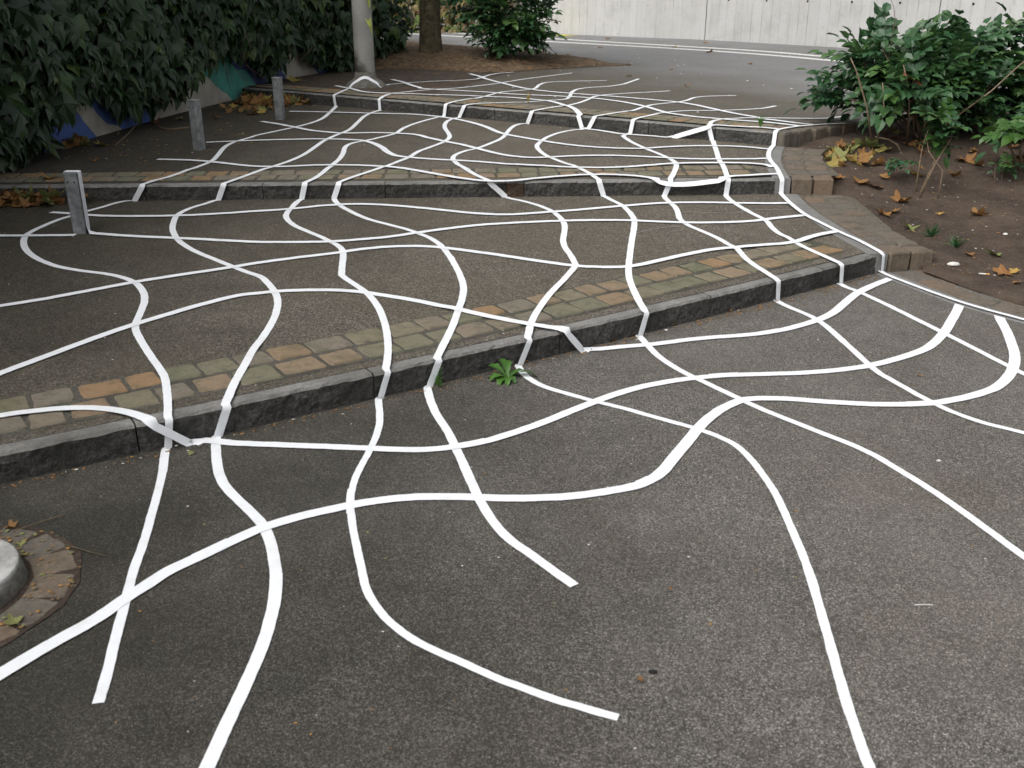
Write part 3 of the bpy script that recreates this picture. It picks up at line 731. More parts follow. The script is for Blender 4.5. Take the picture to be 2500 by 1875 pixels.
'T5B':[[1,[[-3.027,6.957],[-2.953,6.941],[-2.72,6.884],[-2.365,6.83],[-2.014,6.771],[-1.804,6.736],[-1.555,6.734],[-1.309,6.748],[-1.149,6.789],[-0.909,6.874],[-0.685,7.009],[-0.503,7.114],[-0.245,7.24],[-0.031,7.298],[0.238,7.357],[0.51,7.392],[0.782,7.41],[0.93,7.404],[1.138,7.372],[1.406,7.358],[1.681,7.387],[1.903,7.449],[1.969,7.486],[2.072,7.533],[2.287,7.614]]]],
'T6':[[1,[[-3.594,7.6],[-3.421,7.562],[-3.262,7.508],[-3.023,7.479],[-2.663,7.49],[-2.316,7.555],[-2.022,7.644],[-1.761,7.726],[-1.501,7.85],[-1.223,7.902],[-1.028,7.875],[-0.832,7.815],[-0.54,7.699],[-0.256,7.587],[-0.032,7.564],[0.293,7.653],[0.627,7.764],[0.872,7.858],[1.221,7.964],[1.515,7.993],[1.804,7.983],[2.036,7.974],[2.253,7.988]]]],
'T7':[[2,[[-3.27,9.182],[-2.962,9.137],[-2.743,9.058],[-2.468,8.913],[-2.298,8.839],[-2.082,8.815],[-1.778,8.879],[-1.461,8.888],[-1.244,8.847],[-1.111,8.792],[-0.909,8.658],[-0.688,8.479],[-0.476,8.308],[-0.323,8.214],[-0.223,8.169],[-0.034,8.165],[0.164,8.254],[0.416,8.358],[0.651,8.419],[0.873,8.414],[1.068,8.359],[1.143,8.314],[1.205,8.255]]],["k2",[[1.205,0.345],[1.276,0.323],[1.356,0.316],[1.436,0.317],[1.556,0.325],[1.675,0.339],[1.754,0.345]]],[2,[[1.754,8.283],[1.872,8.37],[1.976,8.383],[2.129,8.426],[2.275,8.447]]]],
'T8':[[2,[[-3.091,10.122],[-2.912,10.168],[-2.635,10.234],[-2.163,10.293],[-1.92,10.299],[-1.67,10.254],[-1.501,10.175],[-1.368,9.982],[-1.272,9.777],[-1.184,9.518],[-1.085,9.332],[-0.955,9.252],[-0.739,9.16],[-0.518,9.099],[-0.299,9.028],[-0.037,8.914],[0.227,8.814],[0.537,8.723],[0.849,8.708],[1.115,8.763],[1.445,8.868],[1.765,8.881],[1.974,8.871],[2.156,8.833],[2.251,8.774],[2.281,8.683]]]],
'T9':[[2,[[-2.867,11.559],[-2.642,11.366],[-2.402,11.11],[-2.116,10.831],[-1.81,10.674],[-1.483,10.681],[-1.225,10.629],[-1.017,10.541],[-0.85,10.311],[-0.666,10.091],[-0.502,9.914],[-0.342,9.693],[-0.143,9.427],[-0.038,9.317],[0.16,9.213],[0.346,9.224],[0.624,9.282],[0.955,9.278],[1.275,9.196],[1.588,9.1],[1.906,9.065],[2.272,9.05],[2.316,9.055]]]],
'T10':[[2,[[-2.721,12.387],[-2.271,12.302],[-1.718,12.154],[-1.163,12.003],[-0.794,11.73],[-0.505,11.389],[-0.308,11.036],[-0.147,10.632],[-0.059,10.478],[0.281,10.102],[0.543,9.855],[0.766,9.715],[1.045,9.623],[1.27,9.599],[1.505,9.652],[1.737,9.672],[2.016,9.634],[2.227,9.557],[2.367,9.466],[2.419,9.422]]]],
'T11':[[3,[[-2.415,14.008],[-2.241,13.729],[-2.122,13.571],[-1.968,13.263],[-1.825,13.115],[-1.474,12.969],[-1.018,12.926],[-0.562,12.799],[-0.261,12.66],[-0.051,12.605],[0.239,12.391],[0.448,12.183],[0.61,11.728],[0.696,11.326],[0.725,10.81]]],["k3",[[0.725,0.56],[0.774,0.43]]],[2,[[0.774,10.775],[0.827,10.712],[0.955,10.586],[1.122,10.389],[1.295,10.297],[1.463,10.194],[1.574,10.126],[1.64,10.167]]],["k3",[[1.64,0.43],[1.949,0.56]]],[3,[[1.949,9.95],[2.023,9.969],[2.169,9.883],[2.432,9.798],[2.562,9.673]]]],
'T12':[[3,[[-1.75,14.95],[-1.565,14.58],[-1.405,14.142],[-1.241,13.762],[-1.069,13.602],[-0.745,13.446],[-0.272,13.189],[-0.052,13.013],[0.322,12.855],[0.615,12.729],[0.97,12.524],[1.232,12.222],[1.411,11.908],[1.546,11.552],[1.676,11.055],[1.79,10.796],[1.945,10.597],[2.11,10.481],[2.268,10.358],[2.527,10.201],[2.701,10.039],[2.824,9.883]]]],
'T13':[[3,[[-0.656,15.914],[-0.497,15.498],[-0.437,15.298],[-0.216,14.671],[-0.062,14.28],[0.105,13.859],[0.291,13.539],[0.562,13.233],[0.854,12.998],[1.139,12.799],[1.413,12.578],[1.677,12.351],[1.976,12.057],[2.143,11.728],[2.3,11.271],[2.445,10.898],[2.578,10.646],[2.602,10.519],[2.746,10.358],[2.879,10.173],[3.007,9.995]]]],
'R':[[0,[[3.106,5.479],[3.052,5.566],[2.939,5.725],[2.815,5.929],[2.595,6.484],[2.57,6.572],[2.562,6.656]]],["k1",[[2.562,0],[2.552,0.132]]],[1,[[2.552,6.649],[2.489,6.91],[2.405,7.141],[2.344,7.358],[2.285,7.607],[2.262,7.913],[2.258,8.163],[2.269,8.31]]],["k2",[[2.269,0.22],[2.265,0.345]]],[2,[[2.265,8.309],[2.307,8.66],[2.319,8.929],[2.357,9.161],[2.44,9.418],[2.506,9.558]]],["k3",[[2.506,0.43],[2.511,0.56]]],[3,[[2.511,9.555],[2.569,9.657],[2.796,9.866],[2.988,9.969],[3.097,10.022],[3.329,10.084]]]]}
LBL = {
 'L1': 'leftmost white tape line, cut off near the round concrete foot, climbing to the lamp pole',
 'L2': 'white tape line running off the bottom edge left of the middle',
 'L3': 'white tape line curving to the lowest cut end at bottom centre',
 'L4': 'white tape line with a cut end in the middle foreground, higher of two cut ends',
 'L5': 'white tape line passing beside the dandelion and sweeping off the bottom right',
 'L6': 'white tape line stepping down the middle and leaving the right edge lowest',
 'L7': 'white tape line that leaves the right edge just below the big tape loop',
 'L8': 'white tape line stepping down beside the stone border, crossing the big loop near its top',
 'R': 'white tape line following the stone border between the steps and the soil bed',
 'T1': 'nearest cross line of white tape, ending in the outermost loop at right',
 'T2': 'cross line of white tape dropping over the lowest kerb at its left end',
 'T3': 'cross line of white tape dropping over the lowest kerb near the dandelion',
 'T4': 'cross line of white tape on the lower terrace touching the cobbles at right',
 'T5A': 'short white tape piece between the left edge and the foot of the nearest post',
 'T5B': 'white tape strip wrapped over the nearest post and crossing the lower terrace',
 'T6': 'cross line of white tape closest below the middle kerb, starting behind the nearest post',
 'T7': 'cross line of white tape draped along the edge of the middle kerb',
 'T8': 'cross line of white tape starting at the foot of the second post',
 'T9': 'cross line of white tape starting left of the third post foot on the middle terrace',
 'T10': 'topmost cross line of white tape on the middle terrace, starting right of the third post',
 'T11': 'cross line of white tape on top dropping over the upper kerb and climbing back',
 'T12': 'middle cross line of white tape on the top terrace, starting right of the lamp pole',
 'T13': 'farthest cross line of white tape on the top terrace, starting below the back shrub'}
W0 = {'L1': .033, 'L2': .041, 'L3': .029, 'L4': .039, 'L5': .031, 'L6': .036, 'L7': .034, 'L8': .034, 'R': .030, 'T1': .054, 'T2': .049, 'T3': .052}
for i, (nm, segs) in enumerate(TAPE.items()):
    cross = nm[0] == 'T'
    w0 = W0.get(nm, .05 if cross else .038)
    w1 = .056 if cross else .042
    w2 = .064 if cross else .047
    if nm == 'R': w1, w2 = .034, .042
    def wf(p, k, w0=w0, w1=w1, w2=w2):
        base = pl([(3.5, w0), (5.5, w1), (9, w2), (14, w2)], p.y)
        if k == 'k': return base * (.72 if nm[0] == 'T' else .95)
        return base
    S = tape_samples(segs, .0105 + .00035 * i, {'T7': .9, 'T11': .3, 'T2': .25, 'T3': .25}.get(nm, 0.0), None if nm == 'R' else .0032 + .0003 * i)
    if nm == 'T5B':
        px, py, h, hw = -3.11, 7.0, .435, .047
        zb = surf(1, px, py); q = []
        for f in range(9): q.append((Vector((px - hw - .004, py, zb + .02 + (h - .02) * f / 8)), Vector((-1, 0, 0)), 'post'))
        for f in range(6): q.append((Vector((px - hw + 2 * hw * f / 5, py, zb + h + .006)), UPV.copy(), 'post'))
        for f in range(12): q.append((Vector((px + hw + .004, py, zb + h * (1 - f / 11.5))), Vector((1, 0, 0)), 'post'))
        S = q + S[1:]
    V, F = ribbon(nm, S, wf, i * 3.1)
    V2, F2 = splices(S, wf, random.Random(i)); o_ = len(V); V = list(V) + V2; F = F + [tuple(a + o_ for a in f) for f in F2]
    o = mesh_obj('tape_line', V, F, M_TAPE, smooth=True)
    tag(o, LBL[nm], 'tape line', 'white tape lines over the steps')
# leftover faint chalk strokes on the lower terrace (drawn layout marks)
def stroke(pts, w, mat, lift=.005, l=1):
    P = catmull([(a, b, 0) for a, b in pts], .04)
    V, F = [], []
    for i, p in enumerate(P):
        t = (P[min(i + 1, len(P) - 1)] - P[max(i - 1, 0)]).normalized(); s = Vector((t.y, -t.x, 0)) * w / 2
        for q in (p + s, p - s): V.append((q.x, q.y, surf(l, q.x, q.y) + lift))
    F = [(2 * i, 2 * i + 1, 2 * i + 3, 2 * i + 2) for i in range(len(P) - 1)]
    return V, F

for pts, lab in (([(.913, 7.061), (1.02, 7.15), (1.115, 7.207), (1.257, 7.267)], 'short faint chalk stroke on the lower terrace right of a tape bend'),
                 ([(1.353, 7.704), (1.553, 7.673), (1.74, 7.672), (1.91, 7.766), (2.236, 7.786)], 'long faint chalk line on the lower terrace below the middle kerb at right')):
    V, F = stroke(pts, .012, M_CHALK, .004, 1); o = mesh_obj('chalk_line', V, F, M_CHALK); tag(o, lab, 'chalk line', 'faint chalk lines')

# ------------------------------------------------------------------ posts
def rbox(hx, hy, z0, z1, bev=.006):
    V, F = [], []
    ring = [(-hx + bev, -hy), (hx - bev, -hy), (hx, -hy + bev), (hx, hy - bev), (hx - bev, hy), (-hx + bev, hy), (-hx, hy - bev), (-hx, -hy + bev)]
    for z, s in ((z0, 1), (z1 - bev, 1), (z1, .88)):
        for x, y in ring: V.append((x * s, y * s, z))
    for r in range(2):
        for k in range(8): F.append((r * 8 + k, r * 8 + (k + 1) % 8, r * 8 + 8 + (k + 1) % 8, r * 8 + 8 + k))
    F.append(tuple(16 + k for k in range(8))); F.append(tuple(range(8))[::-1])
    return V, F
for (x, y, l, h, rz, hw, lab) in ((-3.11, 7.0, 1, .435, 0, .045, 'nearest grey metal post, with white tape over its top'),
                                  (-3.04, 9.72, 2, .47, -.42, .044, 'second grey metal post on the middle terrace, with a twig behind'),
                                  (-2.69, 11.74, 2, .47, -.15, .046, 'farthest grey metal post, standing between two leaf heaps')):
    t = empty('metal_post', (x, y, surf(l, x, y)), rz)
    tag(t, lab, 'post', 'low metal posts along the left side')
    V, F = rbox(hw, hw, -.05, h); sh = mesh_obj('shaft', V, F, M_STEEL, t)
    V, F = rbox(hw + .003, hw + .003, h - .012, h + .004, .003); mesh_obj('cap', V, F, M_STEEL, t)
    for sx in (-.024, .024):
        V = [(sx + .007 * math.cos(a * math.pi / 4), -hw - .0015, h - .065 + .007 * math.sin(a * math.pi / 4)) for a in range(8)]
        mesh_obj('bolt_hole', V, [tuple(range(8))[::-1]], M_HOLE, sh)

# ------------------------------------------------------------------ lamp poles on concrete feet
def lathe(prof, n=32, wob=0.0, seed=0):
    V, F = [], []
    for j, (r, z) in enumerate(prof):
        for k in range(n):
            a = 2 * math.pi * k / n
            rr = r * (1 + wob * noise.noise(Vector((math.cos(a) * 2.2, math.sin(a) * 2.2, z * 5 + seed))))
            V.append((rr * math.cos(a), rr * math.sin(a), z))
    for j in range(len(prof) - 1):
        for k in range(n): F.append((j * n + k, j * n + (k + 1) % n, (j + 1) * n + (k + 1) % n, (j + 1) * n + k))
    F.append(tuple((len(prof) - 1) * n + k for k in range(n)))
    return V, F
def pole_mat():
    m, t, b = new_mat('pole_paint'); n = N(t); p = n.pos()
    s = n.node('ShaderNodeSeparateXYZ'); n.link(p, s.inputs[0])
    c = n.mix(n.ramp(n.noise(p, 3, 5, .6), [(.35, 0), (.7, 1)]), (.24, .235, .215), (.33, .325, .30))
    v = n.math('ADD', n.math('ADD', s.outputs['Z'], n.math('MULTIPLY', n.math('ADD', s.outputs['X'], 2.0), 1.6)), n.math('MULTIPLY', n.noise(p, 6, 4, .6), .5))
    c = n.mix(n.ramp(n.math('SUBTRACT', v, .85), [(.10, 1), (.34, 0)]), c, (.055, .050, .042))
    c = n.mix(n.ramp(n.noise(p, 70, 3, .6), [(.62, 0), (.72, .5)]), c, (.12, .115, .10))
    n.link(c, b.inputs['Base Color']); b.inputs['Roughness'].default_value = .6
    return m
M_POLE = pole_mat()
pole = empty('lamp_pole', POLE)
tag(pole, 'tall grey round lamp pole with splayed concrete foot and lime paint marks', 'lamp pole')
V, F = lathe([(.136, .02), (.134, .5), (.128, 1.5), (.11, 4), (.09, 7)], 36); psh = mesh_obj('shaft', V, F, M_POLE, pole, True)
V, F = lathe([(.28, -.02), (.275, 0), (.265, .03), (.225, .07), (.175, .10), (.148, .13), (.137, .2)], 40, .05); mesh_obj('foot', V, F, M_MOSSY, pole, True)
V, F = tube([(0, 0, 6.9), (.2, -.3, 7.3), (.5, -.9, 7.45)], [.05, .045, .04], 10); mesh_obj('arm', V, F, M_POLE, pole, True)
V, F = tube([(.48, -.85, 7.45), (.6, -1.1, 7.42), (.72, -1.4, 7.38)], [.06, .12, .05], 10); mesh_obj('lamp_head', V, F, M_STEEL, pole, True)
# lime paint splashes on the shaft
for (a0, z0, pts) in ((-42, 1.40, [(-.06, .22), (.05, .2), (.045, .02), (0, -.02), (-.02, .1)]), (-36, 1.08, [(-.02, .16), (.02, .15), (.03, -.02), (.0, -.09), (-.02, 0)]),
                      (-38, .73, [(-.07, .15), (.03, .16), (.04, .02), (.025, -.06), (.0, .04), (-.03, .07)])):
    V = []
    for dx, dz in pts:
        a = R(a0) + dx / .135; V.append((.1375 * math.cos(a), .1375 * math.sin(a), z0 + dz))
    mesh_obj('paint_mark', V, [tuple(range(len(V)))], M_LIME, psh)
near = empty('pole_foot', (-1.90, 2.76, 0))
tag(near, 'round pale concrete foot at the left edge with mossy rim', 'pole foot')
V, F = lathe([(.246, -.02), (.25, .02), (.2495, .066), (.246, .0725), (.240, .0745), (.17, .0755), (.02, .076)], 48, .025); mesh_obj('concrete_base', V, F, M_CONC, near)
V, F = lathe([(.264, -.02), (.266, .012), (.262, .035), (.257, .054), (.2500, .062)], 48, .05, 3); mesh_obj('moss_rim', V, F, M_MOSSY, near, True)
ringp = empty('ring_paving'); tag(ringp, kind='structure')
V = [(-1.89 + (.435 + rnd.uniform(-.012, .012)) * math.cos(2 * math.pi * k / 40), 2.75 + (.435 + rnd.uniform(-.012, .012)) * math.sin(2 * math.pi * k / 40), .0035) for k in range(40)]
mesh_obj('joint_soil', V, [tuple(range(40))], M_DIRT, ringp)
for k in range(15):
    a = 2 * math.pi * (k + .3) / 15
    put_sett(ringp, -1.89 + .345 * math.cos(a), 2.75 + .345 * math.sin(a), .006, a + math.pi / 2, .145, .145, .08, SETTSB)

# ------------------------------------------------------------------ back concrete wall, road lines
def wall_mat():
    m, t, b = new_mat('board_marked_concrete'); n = N(t); p = n.obj()
    s = n.node('ShaderNodeSeparateXYZ'); n.link(p, s.inputs[0])
    u = n.math('ADD', n.math('DIVIDE', s.outputs['X'], .27), n.math('MULTIPLY', n.noise(n.mapping(p, (1.2, 0, 0)), 1, 2), 1.0))
    fl = n.math('FLOOR', u); fr = n.math('FRACT', u)
    wn_ = n.node('ShaderNodeTexWhiteNoise', noise_dimensions='1D'); n.link(fl, wn_.inputs['W'])
    c = n.mix(n.ramp(wn_.outputs['Value'], [(0, 0), (1, 1)]), (.46, .46, .45), (.495, .495, .485))
    st = n.noise(n.mapping(p, (9, 9, 1.1)), 1.0, 6, .7)
    c = n.mix(n.ramp(st, [(.48, 0), (.78, .28)]), c, (.30, .295, .28))
    sm = n.noise(p, 1.6, 6, .7)
    c = n.mix(n.ramp(sm, [(.45, 0), (.75, .65)]), c, (.33, .325, .31))
    c = n.mix(n.ramp(n.noise(p, 5.5, 6, .75), [(.56, 0), (.7, .55)]), c, (.25, .245, .235))
    gap = n.ramp(fr, [(0, 1), (.03, .9), (.06, 0), (.97, 0), (1, 1)])
    gk = n.math('MULTIPLY', gap, n.ramp(n.noise(p, 1.1, 3), [(.38, .05), (.68, .75)]))
    c = n.mix(gk, c, (.17, .165, .155))
    pit = n.ramp(n.voro(p, 9), [(.02, 1), (.05, 0)])
    c = n.mix(n.math('MULTIPLY', pit, .6), c, (.15, .15, .14))
    n.link(c, b.inputs['Base Color']); b.inputs['Roughness'].default_value = .85
    n.link(n.bump(n.mix(.5, gk, n.noise(p, 30, 4)), .6, .01), b.inputs['Normal'])
    return m
M_WALLC = wall_mat()
cw = empty('concrete_wall', (4.85, 26.2, .56))
tag(cw, 'tall pale board-marked concrete wall behind the road', 'wall')
WPT = [(-.3, 30.6), (4.85, 26.2), (8.6, 21.15), (12.4, 16.0), (16.2, 10.9)]
for (ax, ay), (bx, by) in zip(WPT, WPT[1:]):
    L = math.hypot(bx - ax, by - ay); an = math.atan2(by - ay, bx - ax)
    V = [(.012, 0, -.1), (L - .012, 0, -.1), (L - .012, 0, 3.4), (.012, 0, 3.4), (.012, .35, -.1), (L - .012, .35, -.1), (L - .012, .35, 3.4), (.012, .35, 3.4)]
    o = mesh_obj('wall_panel', V, [(0, 1, 2, 3), (5, 4, 7, 6), (3, 2, 6, 7), (1, 5, 6, 2), (4, 0, 3, 7)], M_WALLC, cw)
    o.matrix_local = Matrix.Translation((ax - 4.85, ay - 26.2, 0)) @ Matrix.Rotation(an, 4, 'Z')
    k = 0; u = .7
    while u < L - .2:
        for z in (.98 if bx < 6 else .94, 2.3):
            V = [(u + .027 * math.cos(a * math.pi / 4), -.003, z + .027 * math.sin(a * math.pi / 4)) for a in range(8)]
            h = mesh_obj('tie_hole', V, [tuple(range(8))], M_HOLE, o)
        u += 1.17
    V = [(-.014, .03, -.1), (.014, .03, -.1), (.014, .03, 3.38), (-.014, .03, 3.38)]
    mesh_obj('joint', V, [(0, 1, 2, 3)], M_HOLE, o)
for pts, lab in (([(-4.4, 33.0), (.9, 26.82), (4.02, 23.15), (5.34, 21.42), (6.18, 19.75), (8.6, 15.3)], 'far white road line nearest the concrete wall'),
                 ([(-4.4, 31.0), (.85, 25.37), (3.85, 22.16), (5.09, 20.41), (5.95, 18.8), (8.2, 14.6)], 'near white road line of the pair along the road')):
    V, F = stroke(pts, .27, M_PAINT, .0045, 3)
    o = mesh_obj('road_line', V, F, M_PAINT); tag(o, lab, 'road line', 'white lines along the road')
V = [(.55, 29.3, .566), (1.05, 29.0, .566), (1.45, 28.85, .566), (1.85, 28.2, .566), (1.45, 28.3, .566), (1.6, 27.9, .566), (1.2, 28.2, .566), (.85, 28.4, .566), (.4, 28.6, .566)]
o = mesh_obj('paint_mark', V, [tuple(range(9))], M_YELLOW); tag(o, 'yellow paint mark on the road by the back shrub', 'paint mark')

# ------------------------------------------------------------------ mural wall on the left
def mural_mat():
    m, t, b = new_mat('mural_paint'); n = N(t); p = n.pos()
    s = n.node('ShaderNodeSeparateXYZ'); n.link(p, s.inputs[0])
    v = n.math('ADD', n.math('ADD', s.outputs['Y'], n.math('MULTIPLY', s.outputs['Z'], 1.3)), n.math('MULTIPLY', n.noise(p, 1.1, 2), .9))
    blue, teal, cream, olive, dkblue = (.08, .15, .42), (.08, .34, .28), (.50, .47, .40), (.24, .30, .09), (.05, .08, .24)
    col = n.ramp(n.math('DIVIDE', n.math('SUBTRACT', v, 8.0), 12.0), [(0, blue), (.15, olive), (.20, blue), (.29, cream), (.325, blue), (.385, cream), (.55, teal), (.61, dkblue), (.69, cream), (.775, dkblue), (.84, teal), (.93, dkblue)], 'CONSTANT')
    col = n.mix(n.ramp(n.noise(p, 4, 5, .6), [(.4, 0), (.75, .5)]), col, (.06, .06, .055))
    n.link(col, b.inputs['Base Color']); b.inputs['Roughness'].default_value = .8
    return m
M_MURAL = mural_mat()
V = []
WH = 3.6
wp = []
for (a, b) in zip(WALL, WALL[1:]):
    for k in range(6): wp.append(Vector(a).lerp(Vector(b), k / 6))
wp.append(Vector(WALL[-1]))
for i, p in enumerate(wp):
    t = (wp[min(i + 1, len(wp) - 1)] - wp[max(i - 1, 0)]).normalized(); nrm = Vector((t.y, -t.x))
    for d, z in ((0, -.1), (0, WH), (-.3, WH), (-.3, -.1)): V.append((p.x + nrm.x * d, p.y + nrm.y * d, z))
F = [(i * 4 + j, (i + 1) * 4 + j, (i + 1) * 4 + (j + 1) % 4, i * 4 + (j + 1) % 4) for i in range(len(wp) - 1) for j in range(3)]
F += [(0, 1, 2, 3), tuple(4 * (len(wp) - 1) + j for j in range(4))[::-1]]
mw = mesh_obj('mural_wall', V, F, M_MURAL); tag(mw, 'painted wall in blue, teal and cream mostly hidden by ivy', 'wall')

# ------------------------------------------------------------------ leaf meshes
def fan_leaf(outline, center, mat, name):
    V = [center] + outline; n = len(outline)
    me = bpy.data.meshes.new(name); me.from_pydata(V, [], [(0, 1 + k, 1 + (k + 1) % n) for k in range(n)])
    me.materials.append(mat); me.update(); return me
def ivy_outline(r):
    j = lambda s=.05: r.uniform(-s, s)
    dr = r.uniform(.05, .2)
    return [(0, .0, 0), (.20 + j(), .14 + j(), -.02), (.40 + j(), .06 + j(), -.05 - dr * .4), (.50 + j(), -.18 + j(), -.08 - dr * .7), (.60 + j(), -.50 + j(), -.14 - dr * 1.3), (.36 + j(.03), -.46 + j(.03), -.05), (.25 + j(.03), -.56 + j(.03), -.05), (.17 + j(.03), -.80 + j(.03), -.12), (0 + j(.08), -1.15 + j(), -.30 - dr),
            (-.17 + j(.03), -.80 + j(.03), -.12), (-.25 + j(.03), -.56 + j(.03), -.05), (-.36 + j(.03), -.46 + j(.03), -.05), (-.60 + j(), -.50 + j(), -.14 - dr * 1.3), (-.50 + j(), -.18 + j(), -.08 - dr * .7), (-.40 + j(), .06 + j(), -.05 - dr * .4), (-.20 + j(), .14 + j(), -.02)]
IVY = []
for i in range(6):
    r = random.Random(i + 50); IVY.append(fan_leaf(ivy_outline(r), (0, -.30, .07), M_IVY, 'ivy_leaf'))

def add_leaf(mb_v, mb_f, tone, me, M, tv):
    o = len(mb_v)
    for v in me.vertices: mb_v.append(M @ v.co); tone.append(tv)
    for p in me.polygons: mb_f.append(tuple(i + o for i in p.vertices))
def stuff_obj(name, V, F, tone, mat, parent=None):
    o = mesh_obj(name, V, F, mat, parent)
    a = o.data.attributes.new('tone', 'FLOAT', 'POINT'); a.data.foreach_set('value', tone)
    o['kind'] = 'stuff'; return o
def frame(n, up, roll, scale, loc):
    n = n.normalized(); y = (up - n * up.dot(n)); y.normalize(); x = y.cross(n)
    M = Matrix(((x.x, y.x, n.x, 0), (x.y, y.y, n.y, 0), (x.z, y.z, n.z, 0), (0, 0, 0, 1)))
    return Matrix.Translation(loc) @ M @ Matrix.Rotation(roll, 4, 'Z') @ Matrix.Scale(scale, 4)

# ------------------------------------------------------------------ ivy
iv = empty('ivy', (-4.5, 9.4, .3)); tag(iv, 'dense dark green ivy hanging over the mural wall at left', 'ivy')
bpy.context.view_layer.update()
IVM = Matrix.Translation((4.5, -9.4, -.3))
cands = []
segL = [(Vector(a), Vector(b)) for a, b in zip(WALL, WALL[1:])]
def ground_at(x, y):
    return .56 if y > yk(3, x) else (surf(2, x, y) if y > yk(2, x) else (surf(1, x, y) if y > yk(1, x) else 0))
def ivy_bottom(y):
    b = .30 + .18 * noise.noise(Vector((y * .8, 0, 4))) + .12 * noise.noise(Vector((y * 2.6, 0, 8)))
    b += .50 * math.exp(-((y - 13.2) / .8) ** 2) + .30 * math.exp(-((y - 15.3) / .5) ** 2) + .25 * math.exp(-((y - 10.2) / .8) ** 2) - .15 * math.exp(-((y - 8.6) / .8) ** 2)
    if y > 16.4: b = .05
    return max(.03, b)
yl = 3.0
while yl < 18.25:
    dens = 185 if yl > 6 else 80
    n_here = int(dens * .1 * 3.3)
    for _ in range(n_here):
        y = yl + rnd.uniform(0, .1); x = pl(WX, y)
        zb = ground_at(x + .3, y) + ivy_bottom(y)
        z = rnd.uniform(zb, WH + .1)
        if rnd.random() < .10: z = zb + rnd.uniform(-.12, .25)
        thick = .05 + .42 * rnd.random() ** .9 * min(1, .45 + (z - zb) * 1.6) * (1 + .5 * noise.noise(Vector((y * .9, z * 1.1, 0))))
        cands.append((x, y, z, thick))
    yl += .1
V, F, T = [], [], []
singles = 0
out = Vector((1, -.12, 0)).normalized()
cands.sort(key=lambda c: (0 if (c[2] < 1.75 and c[3] > .22 and c[1] > 7.2) else 1, c[1]))
for i, (x, y, z, th) in enumerate(cands):
    slope = (pl(WX, y + .1) - pl(WX, y - .1)) / .2
    out = Vector((1, -slope, 0)).normalized()
    a = R(rnd.gauss(30, 17)); yaw = rnd.gauss(-.25, .5)
    n = (Matrix.Rotation(yaw, 3, 'Z') @ out) * math.cos(a) + UPV * math.sin(a)
    s = .10 + .16 * rnd.random() ** 1.3
    M = IVM @ frame(n, UPV, rnd.gauss(0, .45), s, Vector((x, y, z)) + out * th)
    if singles < 290 and i % 2 == 0 and th > .2:
        inst('leaf', rnd.choice(IVY), iv, M); singles += 1
    else: add_leaf(V, F, T, rnd.choice(IVY), M, rnd.random())
# ivy wrapping round the wall end
for _ in range(420):
    a = rnd.uniform(-.6, 2.4); rr = rnd.uniform(.1, .5)
    n = Vector((math.cos(a), math.sin(a) * .8, .5))
    p = Vector((-2.55, 18.1, 0)) + Vector((math.cos(a) * rr, math.sin(a) * rr * .7, rnd.uniform(.7, 3.6)))
    M = IVM @ frame(n, UPV, rnd.gauss(0, .5), rnd.uniform(.12, .2), p); add_leaf(V, F, T, rnd.choice(IVY), M, rnd.random())
stuff_obj('foliage', V, F, T, M_IVY, iv)
